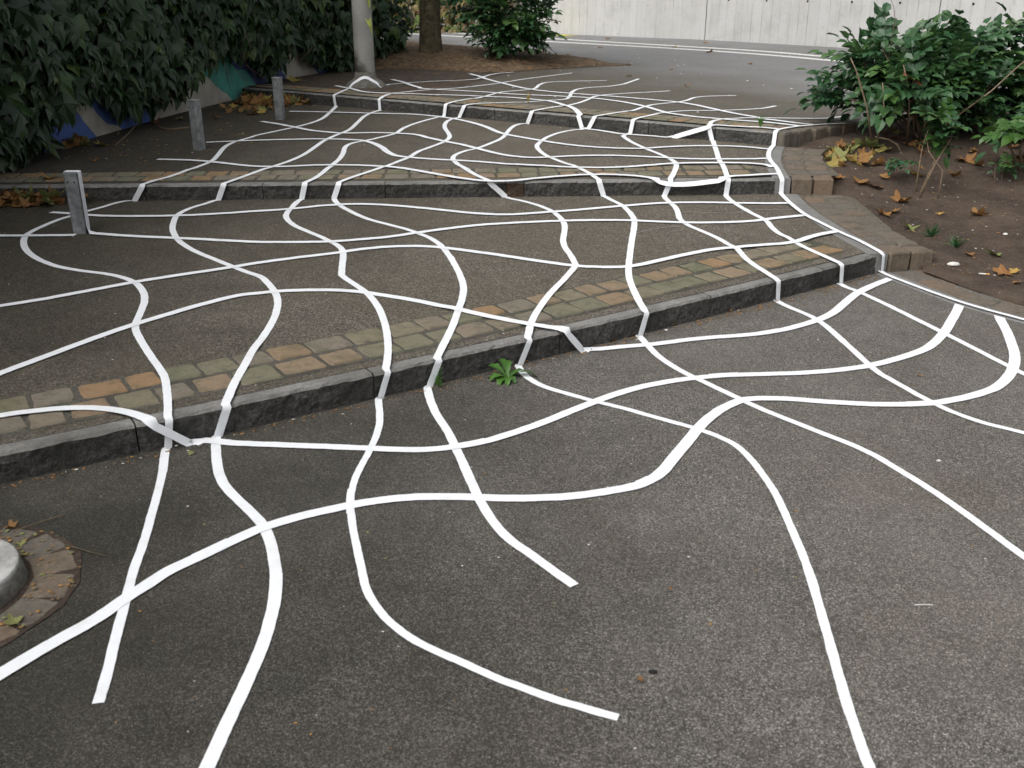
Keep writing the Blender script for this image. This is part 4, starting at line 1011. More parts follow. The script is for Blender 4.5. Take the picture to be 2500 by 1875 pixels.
# a few bare stems and hanging runners
for i in range(26):
    y = rnd.uniform(7, 17); x = pl(WX, y); z0 = ground_at(x + .3, y) + rnd.uniform(.05, .5)
    pts = [Vector((x + .05, y, z0 + 1.2)), Vector((x + .12, y + rnd.uniform(-.3, .3), z0 + .7)), Vector((x + rnd.uniform(.1, .4), y + rnd.uniform(-.3, .3), z0 + .25)), Vector((x + rnd.uniform(.1, .45), y + rnd.uniform(-.4, .4), z0))]
    Vt, Ft = tube([IVM @ p for p in pts], [.007, .006, .005, .003], 5); mesh_obj('runner', Vt, Ft, M_VINE, iv)
FALLEN=[
(3.196, 8.069, 's', 0.15, 'D', 'big curled orange brown fallen leaf on bare soil under the shrub'),
(2.95, 7.752, 's', 0.12, 'D', 'brown folded fallen leaf, left one of a touching pair on the soil'),
(3.049, 7.808, 's', 0.1, 'D', 'brown fallen leaf, right one of a touching pair on the soil'),
(3.082, 7.517, 's', 0.13, 'G', 'flat green and brown fallen leaf beside a grey wilted weed'),
(3.428, 7.794, 's', 0.07, 'Y', 'small yellow orange fallen leaf in the middle of the soil bed'),
(3.714, 7.752, 's', 0.13, 'D', 'dull grey brown fallen leaf lying flat high on the soil at right'),
(3.3, 6.902, 's', 0.08, 'D', 'tan fallen leaf above the white shell, left of a larger one'),
(3.446, 6.875, 's', 0.12, 'G', 'large greenish tan fallen leaf upright on the soil near the right edge'),
(3.335, 6.464, 's', 0.13, 'D', 'long flat tan leaf by the cigarette butt'),
(3.412, 6.464, 's', 0.07, 'Y', 'narrow yellow leaf touching the long tan leaf'),
(3.337, 6.277, 's', 0.06, 'D', 'small reddish brown leaf scrap at the right edge above the border'),
(3.384, 8.92, 's', 0.07, 'G', 'small round yellow green leaf on soil below the shrub'),
(2.993, 8.507, 's', 0.16, 'D', 'large rusty brown fallen leaf right of the middle step end'),
(3.086, 8.429, 's', 0.15, 'D', 'rusty brown curled leaf, right partner of the large rusty leaf'),
(2.842, 8.587, 's', 0.11, 'D', 'reddish leaf lying against the middle step end'),
(2.973, 9.352, 's', 0.12, 'G', 'H1'),
(2.997, 9.26, 's', 0.13, 'Y', 'H1'),
(3.134, 9.314, 's', 0.15, 'D', 'H1'),
(3.1, 9.036, 's', 0.2, 'Y', 'H1'),
(2.91, 8.936, 's', 0.14, 'Y', 'H1'),
(3.006, 9.121, 's', 0.13, 'D', 'H1'),
(2.891, 9.156, 's', 0.1, 'D', 'H1'),
(3.208, 9.506, 's', 0.15, 'G', 'H1'),
(3.327, 9.525, 's', 0.17, 'G', 'H1'),
(3.4, 9.506, 's', 0.14, 'G', 'H1'),
(3.355, 9.296, 's', 0.13, 'Y', 'H1'),
(3.704, 9.704, 's', 0.14, 'D', 'upright tan leaf caught among the shrub stems'),
(3.805, 9.506, 's', 0.17, 'D', 'orange leaf leaning deep under the shrub'),
(2.423, 26.408, '3', 0.16, 'D', 'brown leaf lying across the road line near the yellow paint'),
(3.645, 27.48, '3', 0.12, 'D', 'small brown leaf on the road close to the wall'),
(1.937, 22.744, '3', 0.13, 'D', 'brown leaf on the road below the white lines'),
(3.588, 22.917, '3', 0.14, 'Y', 'pale yellow leaf on the near white road line'),
(4.583, 24.641, '3', 0.14, 'D', 'brown leaf at the foot of the wall joint'),
(4.032, 21.151, '3', 0.16, 'D', 'grey brown leaf below the white lines right of middle'),
(1.78, 15.641, '3', 0.12, 'Y', 'lone yellow leaf on the top terrace above the tape ends'),
(2.39, 13.974, '3', 0.09, 'D', 'small tan leaf right of the fifth tape end'),
(2.596, 16.815, '3', 0.08, 'D', 'pale leaf scrap at the tip of the planting bed'),
(4.152, 18.009, '3', 0.1, 'D', 'pale tan leaf on the road left of the shrub'),
(0.576, 21.376, '3', 0.2, 'Y', 'yellow drooping leaf at the corner of the planting bed'),
(-0.347, 18.009, '3', 0.26, 'G', 'pale yellow green leaf on the edge of the planting bed'),
(-3.129, 14.763, '3', 0.24, 'Y', 'large yellow leaf standing on paving behind the farthest post'),
(-3.325, 13.278, '2', 0.17, 'D', 'H2'),
(-3.304, 13.522, '2', 0.17, 'Y', 'H2'),
(-3.128, 13.026, '2', 0.16, 'D', 'H2'),
(-3.154, 12.688, '2', 0.15, 'D', 'H2'),
(-3.432, 13.596, '2', 0.16, 'Y', 'H2'),
(-3.185, 13.45, '2', 0.14, 'D', 'H2'),
(-3.081, 12.627, '2', 0.13, 'G', 'H2'),
(-3.146, 12.469, '2', 0.13, 'D', 'H2'),
(-2.906, 13.739, '2', 0.17, 'Y', 'H3'),
(-2.909, 13.364, '2', 0.14, 'D', 'H3'),
(-2.749, 13.111, '2', 0.15, 'D', 'H3'),
(-2.714, 13.167, '2', 0.13, 'D', 'H3'),
(-2.811, 13.116, '2', 0.14, 'G', 'H3'),
(-2.864, 13.005, '2', 0.12, 'D', 'H3'),
(-3.566, 13.058, '2', 0.16, 'D', 'H4'),
(-3.472, 13.169, '2', 0.17, 'Y', 'H4'),
(-3.392, 13.283, '2', 0.16, 'G', 'H4'),
(-3.213, 12.917, '2', 0.16, 'D', 'H4'),
(-3.506, 12.601, '2', 0.14, 'G', 'H4'),
(-3.297, 12.587, '2', 0.15, 'D', 'H4'),
(-3.345, 12.429, '2', 0.12, 'D', 'H4'),
(-3.118, 12.154, '2', 0.13, 'D', 'H4'),
(-3.685, 14.213, '2', 0.15, 'G', 'H4'),
(-4.071, 11.471, '2', 0.15, 'D', 'orange leaf at the foot of the mural wall above the twig'),
(-3.869, 11.775, '2', 0.12, 'G', 'yellow green leaf beside the second post top at the wall foot'),
(-3.468, 11.874, '2', 0.11, 'D', 'pale scrap leaf right of the second post'),
(-4.669, 10.057, '2', 0.15, 'G', 'H5'),
(-4.6, 10.092, '2', 0.15, 'Y', 'H5'),
(-4.471, 9.982, '2', 0.14, 'D', 'H5'),
(-4.444, 10.089, '2', 0.13, 'G', 'H5'),
(-4.384, 10.088, '2', 0.12, 'Y', 'H5'),
(-4.596, 9.808, '2', 0.13, 'D', 'H5'),
(-4.09, 9.962, '2', 0.15, 'Y', 'yellow brown leaf left of the twig end on the middle terrace'),
(-4.328, 9.376, '2', 0.09, 'D', 'orange leaf scrap below the leaf heap at far left'),
(-3.825, 9.09, '2', 0.08, 'D', 'tan leaf scrap between the wall and the nearest post top'),
(-3.881, 8.293, '2', 0.14, 'D', 'pale tan leaf lying on the middle sett band left of the nearest post'),
(-4.157, 8.007, '1', 0.15, 'D', 'H6'),
(-4.06, 7.964, '1', 0.16, 'D', 'H6'),
(-4.167, 8.279, '1', 0.19, 'D', 'H6'),
(-3.944, 7.921, '1', 0.15, 'G', 'H6'),
(-3.965, 8.096, '1', 0.16, 'D', 'H6'),
(-3.946, 8.187, '1', 0.15, 'D', 'H6'),
(-3.897, 8.233, '1', 0.16, 'G', 'H6'),
(-3.789, 8.097, '1', 0.15, 'D', 'H6'),
(-3.702, 8.053, '1', 0.19, 'G', 'H6'),
(-3.809, 7.965, '1', 0.14, 'D', 'H6'),
(-4.057, 7.856, '1', 0.14, 'D', 'H6'),
(-3.686, 7.879, '1', 0.13, 'D', 'H6'),
(-3.838, 7.879, '1', 0.13, 'D', 'H6'),
(-3.464, 8.018, '1', 0.12, 'D', 'orange leaf scrap right of the nearest post under the middle kerb'),
(-1.375, 3.79, '0', 0.028, 'G', 'tiny green leaf below the lower kerb at left'),
(-1.849, 3.167, '0', 0.045, 'D', 'brown curled leaf at the top of the stone ring'),
(-1.765, 3.051, '0', 0.035, 'G', 'small fresh green leaf inside the stone ring'),
(-1.717, 2.98, '0', 0.034, 'Y', 'yellow green leaf scrap beside the pale concrete foot'),
(-1.564, 2.581, '0', 0.055, 'G', 'yellow green leaf piece low in the stone ring'),
(0.562, 5.23, '0', 0.048, 'D', 'brown curled leaf under the lower kerb in the middle'),
(0.683, 5.321, '0', 0.055, 'D', 'brown leaf sliver leaning on the lower kerb'),
(0.944, 5.5, '0', 0.036, 'D', 'reddish leaf scrap right of the tape at the lower kerb'),
(1.335, 5.772, '0', 0.036, 'D', 'brown leaf scrap under the lower kerb toward the right'),
(0.06, 4.902, '0', 0.05, 'D', 'dark brown leaf tucked behind the dandelion tape'),
(0.526, 2.767, '0', 0.016, 'D', 'tiny tan leaf scrap right of the higher cut tape end'),
(0.372, 2.309, '0', 0.022, 'D', 'small tan leaf stalk above the lowest cut tape end'),
(2.092, 4.689, '0', 0.03, 'D', 'small tan leaf between the two loops at right')]

# ------------------------------------------------------------------ shrubs
def pinnate(seed, mat, pairs=4, name='shrub_leaf', wide=.29, ll=.42):
    r = random.Random(seed); V, F = [], []
    def leaflet(b, d, n, L, W):
        s = d.cross(n).normalized(); o = len(V)
        nn = n.normalized()
        pts = [b, b + d * L * .3 + s * W * .9 + nn * W * .25, b + d * L * .68 + s * W * .75 + nn * W * .2, b + d * L - nn * L * .16, b + d * L * .68 - s * W * .75 + nn * W * .2, b + d * L * .3 - s * W * .9 + nn * W * .25, b + d * L * .5]
        V.extend(pts); F.extend([(o, o + 1, o + 6), (o + 1, o + 2, o + 6), (o + 2, o + 3, o + 6), (o + 3, o + 4, o + 6), (o + 4, o + 5, o + 6), (o + 5, o, o + 6)])
    Z = Vector((0, 0, 1))
    # rachis
    Vt, Ft = tube([(0, 0, 0), (0, .5, .02), (0, 1.0, -.07)], [.012, .009, .005], 3, False)
    V.extend([Vector(v) for v in Vt]); F.extend(Ft)
    for k in range(pairs):
        t = .25 + .7 * k / pairs; b = Vector((0, t, .02 - .06 * t * t))
        for sg in (-1, 1):
            d = Vector((sg, .55 + r.uniform(-.1, .15), r.uniform(-.25, .1))).normalized()
            leaflet(b, d, Vector((sg * r.uniform(-.3, .2), r.uniform(-.2, .2), 1)), ll * r.uniform(.85, 1.1), ll * wide * 1.25)
    leaflet(Vector((0, 1.0, -.05)), Vector((0, 1, -.2)).normalized(), Z, ll * 1.05, ll * wide * 1.3)
    me = bpy.data.meshes.new(name); me.from_pydata([tuple(v) for v in V], [], F); me.materials.append(mat); me.update(); return me
PIN = [pinnate(i, M_MAHO, 2 + i % 2) for i in range(5)]
PINF = [pinnate(i + 20, M_MAHOL, 3) for i in range(3)]
PINR = pinnate(33, M_RED, 1, ll=.3)

def shrub(name, label, base, blobs, n_leaves, scale=(.16, .26), singles=120, stems=9, meshes=PIN, group=None, cat='shrub', mat=M_MAHO, fresh=.06, red=0, stem_r=.011, seed=1, shell=.55):
    r = random.Random(seed)
    t = empty(name, base); tag(t, label, cat, group)
    B = Vector(base); inv = Matrix.Translation(-B)
    tips = []
    for i in range(stems):
        c, rad = blobs[i % len(blobs)]; c = Vector(c); rad = Vector(rad)
        d = Vector((r.gauss(0, 1), r.gauss(0, 1), abs(r.gauss(0, 1)) * .6)).normalized()
        tip = c + Vector((d.x * rad.x, d.y * rad.y, d.z * rad.z)) * .75
        st = B + Vector((r.uniform(-.12, .12), r.uniform(-.12, .12), -.02))
        m1 = st.lerp(tip, .35) + Vector((r.uniform(-.08, .08), r.uniform(-.08, .08), .06)); m2 = st.lerp(tip, .7) + Vector((r.uniform(-.06, .06), r.uniform(-.06, .06), .03))
        Vt, Ft = tube([inv @ st, inv @ m1, inv @ m2, inv @ tip], [stem_r, stem_r * .8, stem_r * .6, stem_r * .3], 6)
        mesh_obj('stem', Vt, Ft, M_STEM, t, True)
        tips += [st.lerp(m1, .8), m1, m1.lerp(m2, .5), m2, m2.lerp(tip, .5), tip]
    V, F, T = [], [], []; ns = 0
    vols = [b[1][0] * b[1][1] * b[1][2] for b in blobs]
    L = []
    for i in range(n_leaves):
        c, rad = r.choices(blobs, vols)[0]
        d = Vector((r.gauss(0, 1), r.gauss(0, 1), r.gauss(0, 1))).normalized()
        q = (shell + (1 - shell) * r.random()) if r.random() < .7 else r.random() ** .5
        p = Vector(c) + Vector((d.x * rad[0], d.y * rad[1], d.z * rad[2])) * q
        p += Vector((noise.noise(p * 3), noise.noise(p * 3 + Vector((9, 0, 0))), noise.noise(p * 3 + Vector((0, 9, 0))))) * .10
        if p.z < B.z + .05: continue
        nb = min(tips, key=lambda s: (s - p).length_squared)
        o = (p - nb); o = o.normalized() if o.length > 1e-4 else Vector((0, 0, 1))
        L.append((p.y - p.z * .3, p, (o * .7 + Vector(d) * .5 + Vector((0, 0, .15)))))
    L.sort(key=lambda a: a[0])
    for i, (_, p, o) in enumerate(L):
        o = Vector((o.x, o.y, o.z * .6 - .05)).normalized()
        sc = r.uniform(*scale)
        n = Vector((r.gauss(0, .3), r.gauss(0, .3) - .15, 1))
        n = (n - o * n.dot(o)).normalized(); x = o.cross(n)
        M = inv @ Matrix.Translation(p - o * sc * .5) @ Matrix(((x.x, o.x, n.x, 0), (x.y, o.y, n.y, 0), (x.z, o.z, n.z, 0), (0, 0, 0, 1))) @ Matrix.Scale(sc, 4)
        if ns < singles:
            me = PINR if ns < red else (r.choice(PINF) if r.random() < fresh else r.choice(meshes))
            if ns < red: pass
            inst('leaf', me, t, M); ns += 1
        else: add_leaf(V, F, T, r.choice(meshes), M, r.random())
    if V: stuff_obj('foliage', V, F, T, mat, t)
    return t

# the large shrub clump on the right, its neighbours and seedlings
big = shrub('holly_shrub', 'large dark green shrub with bare stems on the soil bed at right', (3.95, 9.75, .45),
      [((3.38, 10.0, 1.0), (.40, .45, .32)), ((3.60, 9.9, 1.20), (.42, .5, .30)), ((4.15, 10.0, 1.08), (.55, .55, .36)), ((3.75, 9.5, .95), (.45, .4, .28)), ((4.35, 9.9, .85), (.45, .5, .35)), ((3.15, 10.05, .80), (.22, .3, .14))],
      470, (.22, .33), 290, 16, red=1, seed=3)
for pts, rr in (([(3.667, 9.35, .37), (3.597, 9.35, .481), (3.502, 9.33, .526), (3.376, 9.33, .552)], .016), ([(3.342, 9.33, .54), (3.252, 9.3, .822), (3.112, 9.3, 1.143), (3.046, 9.3, 1.252)], .013),
                ([(3.40, 9.33, .54), (3.416, 9.3, .785), (3.388, 9.3, .927), (3.365, 9.3, 1.039)], .012), ([(3.75, 9.5, .45), (3.642, 9.3, .814), (3.583, 9.25, 1.003), (3.513, 9.25, 1.196)], .014),
                ([(3.95, 9.5, .5), (4.045, 9.3, .704), (4.325, 9.2, .978), (4.5, 9.2, 1.164), (4.656, 9.2, 1.316)], .012), 
                ([(3.5, 9.6, 1.2), (3.472, 9.5, 1.572), (3.447, 9.5, 1.668), (3.411, 9.5, 1.736), (3.333, 9.5, 1.79)], .005)):
    Vt, Ft = tube([Vector(p) - Vector((3.95, 9.75, .45)) for p in pts], [rr * .75 * (1 - .6 * i / len(pts)) for i in range(len(pts))], 6)
    mesh_obj('stem', Vt, Ft, M_STEM, big, True)
shrub('holly_shrub', 'tall dark shrub behind the large one, cut by the right edge', (4.75, 10.5, .5),
      [((4.5, 10.5, 1.22), (.5, .5, .26)), ((4.95, 10.4, 1.08), (.55, .5, .40)), ((5.4, 10.3, .95), (.5, .5, .40))], 380, (.24, .36), 200, 10, seed=8)
shrub('holly_shrub', 'bright glossy shrub branch reaching in low from the right edge', (4.62, 8.75, .33),
      [((4.35, 8.6, .78), (.22, .25, .20)), ((4.6, 8.7, .75), (.3, .3, .28)), ((4.85, 8.7, .95), (.35, .35, .35))], 90, (.22, .34), 90, 6, meshes=PINF + PIN[:2], fresh=.5, seed=12)
shrub('sapling', 'thin sapling with three bare stems in front of the large shrub', (3.52, 8.25, .225),
      [((3.52, 8.28, .80), (.13, .16, .20)), ((3.50, 8.3, .70), (.10, .12, .12))], 30, (.18, .26), 30, 4, seed=21, stem_r=.009, fresh=.2)
shrub('seedling', 'small glossy seedling on soil left of the thin sapling', (3.40, 8.75, .33), [((3.38, 8.72, .44), (.14, .14, .05))], 8, (.12, .17), 8, 2, seed=30, stem_r=.004, cat='plant')
shrub('seedling', 'small grey green seedling near the right edge of the soil bed', (4.2, 8.5, .32), [((4.2, 8.45, .44), (.14, .14, .07))], 9, (.12, .17), 9, 2, seed=31, stem_r=.004, cat='plant')
shrub('holly_shrub', 'rounded dark shrub on the planting bed beside the tree trunk', (-.25, 17.5, .74),
      [((-.05, 17.5, 1.45), (.75, .7, .62)), ((.25, 17.4, 1.15), (.5, .5, .35)), ((-.55, 17.6, 1.75), (.55, .6, .5)), ((-.15, 17.3, 1.05), (.5, .4, .22)), ((.2, 17.5, 2.0), (.5, .5, .4))], 560, (.22, .34), 250, 12, seed=41, stem_r=.014)

# ------------------------------------------------------------------ tree at the back
tr = empty('tree', (-1.42, 18.1, .80)); tag(tr, 'thick ridged tree trunk on the planting bed next to the ivy', 'tree')
V, F = [], []
n = 28; zs = [-.25, -.05, .1, .3, .7, 1.3, 2.2, 3.4]
for z in zs:
    base_r = pl([(-.25, .28), (0, .215), (.15, .192), (.4, .18), (3.4, .15)], z)
    for k in range(n):
        a = 2 * math.pi * k / n
        rr = base_r * (1 + .06 * noise.noise(Vector((math.cos(a) * 3, math.sin(a) * 3, z * .5))) + .05 * noise.noise(Vector((math.cos(a) * 9, math.sin(a) * 9, z * .8))))
        V.append((rr * math.cos(a) + z * .01, rr * math.sin(a), z))
F = [(j * n + k, j * n + (k + 1) % n, (j + 1) * n + (k + 1) % n, (j + 1) * n + k) for j in range(len(zs) - 1) for k in range(n)]
mesh_obj('trunk', V, F, M_BARK, tr, True)
r = random.Random(5); tips = []
for k in range(7):
    a = 2 * math.pi * k / 7 + r.uniform(-.3, .3); L = r.uniform(1.6, 2.6)
    p0 = Vector((0, 0, 3.0)); p1 = p0 + Vector((math.cos(a) * L * .4, math.sin(a) * L * .4, 1.1)); p2 = p0 + Vector((math.cos(a) * L, math.sin(a) * L, 2.3 + r.uniform(0, 1)))
    Vt, Ft = tube([p0, p1, p2], [.10, .07, .03], 8); mesh_obj('limb', Vt, Ft, M_BARK, tr, True); tips += [p1, p2]
V, F, T = [], [], []
for i in range(1500):
    c = r.choice(tips); p = c + Vector((r.gauss(0, .7), r.gauss(0, .7), r.gauss(.3, .6)))
    M = frame(Vector((r.gauss(0, .6), r.gauss(0, .6), 1)), Vector((r.gauss(0, 1), r.gauss(0, 1), .2)), r.uniform(0, 6), r.uniform(.14, .22), p)
    add_leaf(V, F, T, r.choice(IVY), M, r.random())
stuff_obj('crown', V, F, T, M_MAHOL, tr)

# leafy bank across the road behind the tree
bk = empty('hedge', (-2.6, 30.5, .56)); tag(bk, 'sunlit autumn hedge across the road behind the tree trunk', 'hedge')
V, F, T = [], [], []
for i in range(2600):
    x = r.uniform(-3.2, 2.75); y = r.uniform(-.8, .8); z = r.uniform(0, 2.6) * (1 - abs(y) * .25)
    M = frame(Vector((r.gauss(0, .6), -1 + r.gauss(0, .4), r.gauss(.6, .4))), UPV, r.uniform(-1, 1), r.uniform(.12, .24), Vector((x, y, z)))
    add_leaf(V, F, T, r.choice(IVY), M, r.random())
stuff_obj('foliage', V, F, T, M_BANK, bk)
for k in range(10):
    x = -3 + .62 * k; Vt, Ft = tube([(x, 0, -.05), (x + .1, 0, .8), (x - .05, .1, 2.0)], [.025, .02, .01], 6); mesh_obj('stem', Vt, Ft, M_STEM, bk)

# ------------------------------------------------------------------ fallen leaves
def maple(seed, mat):
    r = random.Random(seed); V = [(0, 0, .02)]; F = []
    m = 22; curl = r.uniform(.1, .5); fold = r.uniform(-.4, .5)
    for ring, s in ((0, .5), (1, 1.0)):
        for k in range(m):
            a = 2 * math.pi * k / m
            lob = .30 + .22 * abs(math.cos(2.5 * (a - math.pi / 2))) ** 1.5 + .03 * r.uniform(-1, 1)
            if abs(a - 1.5 * math.pi) < .45: lob *= .55
            rr = lob * (s if ring else .5)
            x, y = rr * math.cos(a), rr * math.sin(a)
            z = curl * (rr * 1.25) ** 2 * (1 + .8 * math.sin(a * 2 + seed)) + fold * abs(x) * .35 + r.uniform(-.025, .025)
            V.append((x, y, z))
    for k in range(m):
        k2 = (k + 1) % m
        F += [(0, 1 + k, 1 + k2), (1 + k, 1 + m + k, 1 + m + k2, 1 + k2)]
    Vt, Ft = tube([(0, -.15, .01), (.03, -.4, .02), (.02, -.62, .06)], [.010, .009, .008], 4); o = len(V)
    V += [tuple(v) for v in Vt]; F += [tuple(i + o for i in f) for f in Ft]
    zm = min(v[2] for v in V); V = [(x, y, z - zm) for x, y, z in V]
    me = bpy.data.meshes.new('fallen_leaf'); me.from_pydata(V, [], F); me.materials.append(mat); me.update(); return me
MAP = {'D': [maple(i, M_DEAD) for i in range(6)], 'Y': [maple(i + 10, M_DEADY) for i in range(5)], 'G': [maple(i + 20, M_DEADG) for i in range(5)]}
HEAP = {'H1': ('fallen leaf in the heap between the shrub and the stone border', 'leaf heap under the shrub'),
        'H2': ('fallen leaf in the heap left of the farthest post', 'leaf heap left of the farthest post'),
        'H3': ('fallen leaf in the heap right of the farthest post', 'leaf heap right of the farthest post'),
        'H4': ('fallen leaf in the heap along the mural wall behind the posts', 'leaf heap along the mural wall'),
        'H5': ('fallen leaf in the small heap at the wall foot, far left', 'leaf heap at far left'),
        'H6': ('fallen leaf in the heap under the middle kerb behind the nearest post', 'leaf heap under the middle kerb')}
rl = random.Random(77)
CW = {'D': 'brown', 'Y': 'yellow', 'G': 'greenish'}
def drop_leaf(x, y, z, s, kind, lab, grp=None, tilt=.25):
    me = rl.choice(MAP[kind])
    o = bpy.data.objects.new('fallen_leaf', me); C.objects.link(o)
    o.location = (x, y, z + .008); o.scale = (s * 1.15,) * 3
    o.rotation_euler = (rl.gauss(0, tilt), rl.gauss(0, tilt), rl.uniform(0, 6.28))
    tag(o, lab, 'leaf', grp or 'single fallen leaves'); return o
for (x, y, lev, s, kind, lab) in FALLEN:
    grp = None; tilt = .15
    if lab in HEAP: lab, grp = HEAP[lab]; tilt = .55
    z = 0
    if lev == 's': z = zsoil(x, y)
    else:
        l = int(lev)
        if l in (1, 2) and y > yk(l + 1, x) - .09: z = .05; y = yk(l + 1, x) - .09
        if l == 2: x = max(x, pl(WX, y) + .1)
        z += surf(l, x, y)
        if l == 3 and 16.4 < y < 19 and x < 0: z = .66
    drop_leaf(x, y, z, s, kind, (CW[kind] + ' ' + lab) if grp else lab, grp, tilt)
    if grp:      # the heap has more than one layer
        for q in range(2):
            xx, yy = x + rl.uniform(-.12, .12), y + rl.uniform(-.12, .12)
            if lev != 's':
                if int(lev) in (1, 2): yy = min(yy, yk(int(lev) + 1, xx) - .08)
                if int(lev) == 2: xx = max(xx, pl(WX, yy) + .08)
                zz = surf(int(lev), xx, yy)
            else: zz = zsoil(xx, yy)
            kd = rl.choice('DDDGY'); drop_leaf(xx, yy, zz + rl.uniform(.005, .03), s * rl.uniform(.6, .95), kd, CW[kd] + ' ' + lab, grp, .5)

for _ in range(46):
    y = rl.uniform(8.6, 10.2); x = rl.uniform(max(3.2, pl(XO, y) + .25), 5.3); kd = rl.choice('DDDDY')
    drop_leaf(x, y, zsoil(x, y), rl.uniform(.08, .15), kd, CW[kd] + ' dead leaf in the shade under the large shrub', 'dead leaves under the shrubs', .35)

# ------------------------------------------------------------------ small things
def simple(name, V, F, mat, label, cat, loc=(0, 0, 0), smooth=False, group=None):
    o = mesh_obj(name, V, F, mat, None, smooth); o.location = loc; tag(o, label, cat, group); return o
bt = empty('cigarette_butt', (3.195, 6.446, zsoil(3.195, 6.446) + .008), 2.9); tag(bt, 'cigarette butt with orange filter on soil at right', 'cigarette butt')
V, F = tube([(-.035, 0, 0), (-.012, 0, 0)], [.006, .006], 8); mesh_obj('filter', V, F, M_FILTER, bt)
V, F = tube([(-.0119, 0, 0), (.032, 0, .001)], [.0055, .005], 8); mesh_obj('paper', V, F, M_WHITE, bt)
V, F = lathe([(.002, 0), (.03, .004), (.036, .012), (.026, .022), (.008, .028)], 14, .25, 2)
o = simple('shell_piece', [(x * 1.3, y * .8, z) for x, y, z in V], F, M_WHITE, 'white shell-like stone on the soil above the border', 'stone', (3.079, 6.662, zsoil(3.079, 6.662)), True)
V, F = tube([(-.03, 0, 0), (0, .001, .001), (.03, .002, 0)], [.0022, .0020, .0016], 6)
simple('twig', V, F, M_WHITE, 'straight pale little stick lying on the asphalt at lower right', 'twig', (1.335, 2.682, .004))
V, F = tube([(-3.954, 9.96, .376), (-4.06, 10.6, .395), (-4.162, 11.116, .41), (-3.994, 11.243, .42), (-3.85, 11.06, .40), (-3.723, 10.974, .395), (-3.553, 11.097, .40)], [.006, .008, .01, .01, .011, .012, .013], 6)
simple('twig', V, F, M_VINE, 'long bent tan vine twig on the middle terrace beside the second post', 'twig', smooth=True)
V, F = tube([(-1.60, 3.04, .012), (-1.5, 3.0, .008), (-1.426, 2.973, .006)], [.0028, .0025, .0015], 5)
simple('twig', V, F, M_BARK, 'thin dark twig sticking out of the stone ring', 'twig')
V, F = tube([(-1.82, 3.12, .02), (-1.76, 3.19, .015), (-1.69, 3.26, .012)], [.002, .002, .0015], 5)
simple('twig', V, F, M_VINE, 'thin tan stalk in the top of the stone ring', 'twig')
V, F = lathe([(.002, 0), (.010, .003), (.011, .007), (.006, .011)], 10, .2, 4)
simple('seed', [(x * 1.2, y * .7, z) for x, y, z in V], F, M_HOLE, 'dark oval seed on the asphalt above the lowest cut tape end', 'seed', (.413, 2.346, 0), True)
V, F = lathe([(.002, 0), (.009, .002), (.009, .005), (.004, .008)], 10, .3, 6)
simple('pebble', V, F, M_WHITE, 'single white pebble on the asphalt at right, between two tape lines', 'stone', (1.803, 3.725, 0), True)
simple('pebble', [(x * 2.2, y * 2, z * 2) for x, y, z in V], F, M_WHITE, 'white pebble at the right edge of the soil bed', 'stone', (3.74, 7.33, zsoil(3.74, 7.33)), True)

# weeds
def toothed_leaf(L, W, seed, bend=.4):
    r = random.Random(seed); V, F = [], []; n = 9
    for i in range(n):
        t = i / (n - 1)
        w = W * (math.sin(math.pi * min(1, t * .92 + .06)) ** .7) * (1.0 if i % 2 else .62) * (.35 + .65 * t if t < .5 else 1)
        z = .55 * L * math.sin(t * 1.5) * (1 - bend * t)
        y = L * t * (1 - .15 * t)
        V += [(-w, y, z + w * .3), (0, y, z), (w, y, z + w * .3)]
    for i in range(n - 1):
        a = i * 3; F += [(a, a + 1, a + 4, a + 3), (a + 1, a + 2, a + 5, a + 4)]
    return V, F
dw = empty('dandelion', (-.02, 4.66, 0)); tag(dw, 'bright green dandelion rosette growing at the foot of the lower kerb', 'plant')
for i, (a, L, W, b) in enumerate(((25, .16, .032, .35), (-5, .13, .034, .3), (55, .15, .032, .6), (82, .13, .030, .95), (112, .12, .028, 1.0), (-78, .21, .022, 1.1), (-60, .14, .024, .9), (150, .12, .028, 1.05), (178, .11, .026, 1.1), (-150, .09, .024, 1.1), (98, .09, .02, 1.1), (-30, .10, .026, .7))):
    V, F = toothed_leaf(L, W, i, b); o = mesh_obj('leaf', V, F, M_WEED, dw); o.rotation_euler = (R(rnd.uniform(-8, 8)), R(rnd.uniform(-15, 15)), R(a))
fw = empty('fern_weed', (-.365, 4.55, 0)); tag(fw, 'small ferny green weed at the lower kerb left of the dandelion', 'plant')
for i, (a, L) in enumerate(((-10, .12), (-60, .09), (70, .08), (-150, .07), (160, .05))):
    V, F = [], []
    for k in range(5):
        t = (k + .6) / 5; s = .024 * math.sin(math.pi * (.25 + .7 * t)); z = L * t; y = L * .3 * t
        for sg in (-1, 1):
            b = len(V); V += [(0, y, z), (sg * s * .55, y - .002, z + .003), (sg * s, y - .006, z + .012), (sg * s * .5, y - .002, z + .010)]; F.append((b, b + 1, b + 2, b + 3))
    o = mesh_obj('frond', V, F, M_WEED, fw); o.rotation_euler = (R(rnd.uniform(-10, 25)), 0, R(a))
def grass_tuft(name, label, loc, n, h, mat, seed):
    r = random.Random(seed); t = empty(name, loc); tag(t, label, 'plant')
    for i in range(n):
        a = r.uniform(0, 6.28); L = h * r.uniform(.5, 1); q = r.uniform(.2, .9)
        p = [(0, 0, 0), (math.cos(a) * L * .25 * q, math.sin(a) * L * .25 * q, L * .6), (math.cos(a) * L * .7 * q, math.sin(a) * L * .7 * q, L * .95)]
        w = .003 * (h / .1) + .001; V = []
        for k, (x, y, z) in enumerate(p): V += [(x - w * (1 - k * .4), y, z), (x + w * (1 - k * .4), y, z)]
        mesh_obj('blade', V, [(0, 1, 3, 2), (2, 3, 5, 4)], mat, t)
    return t
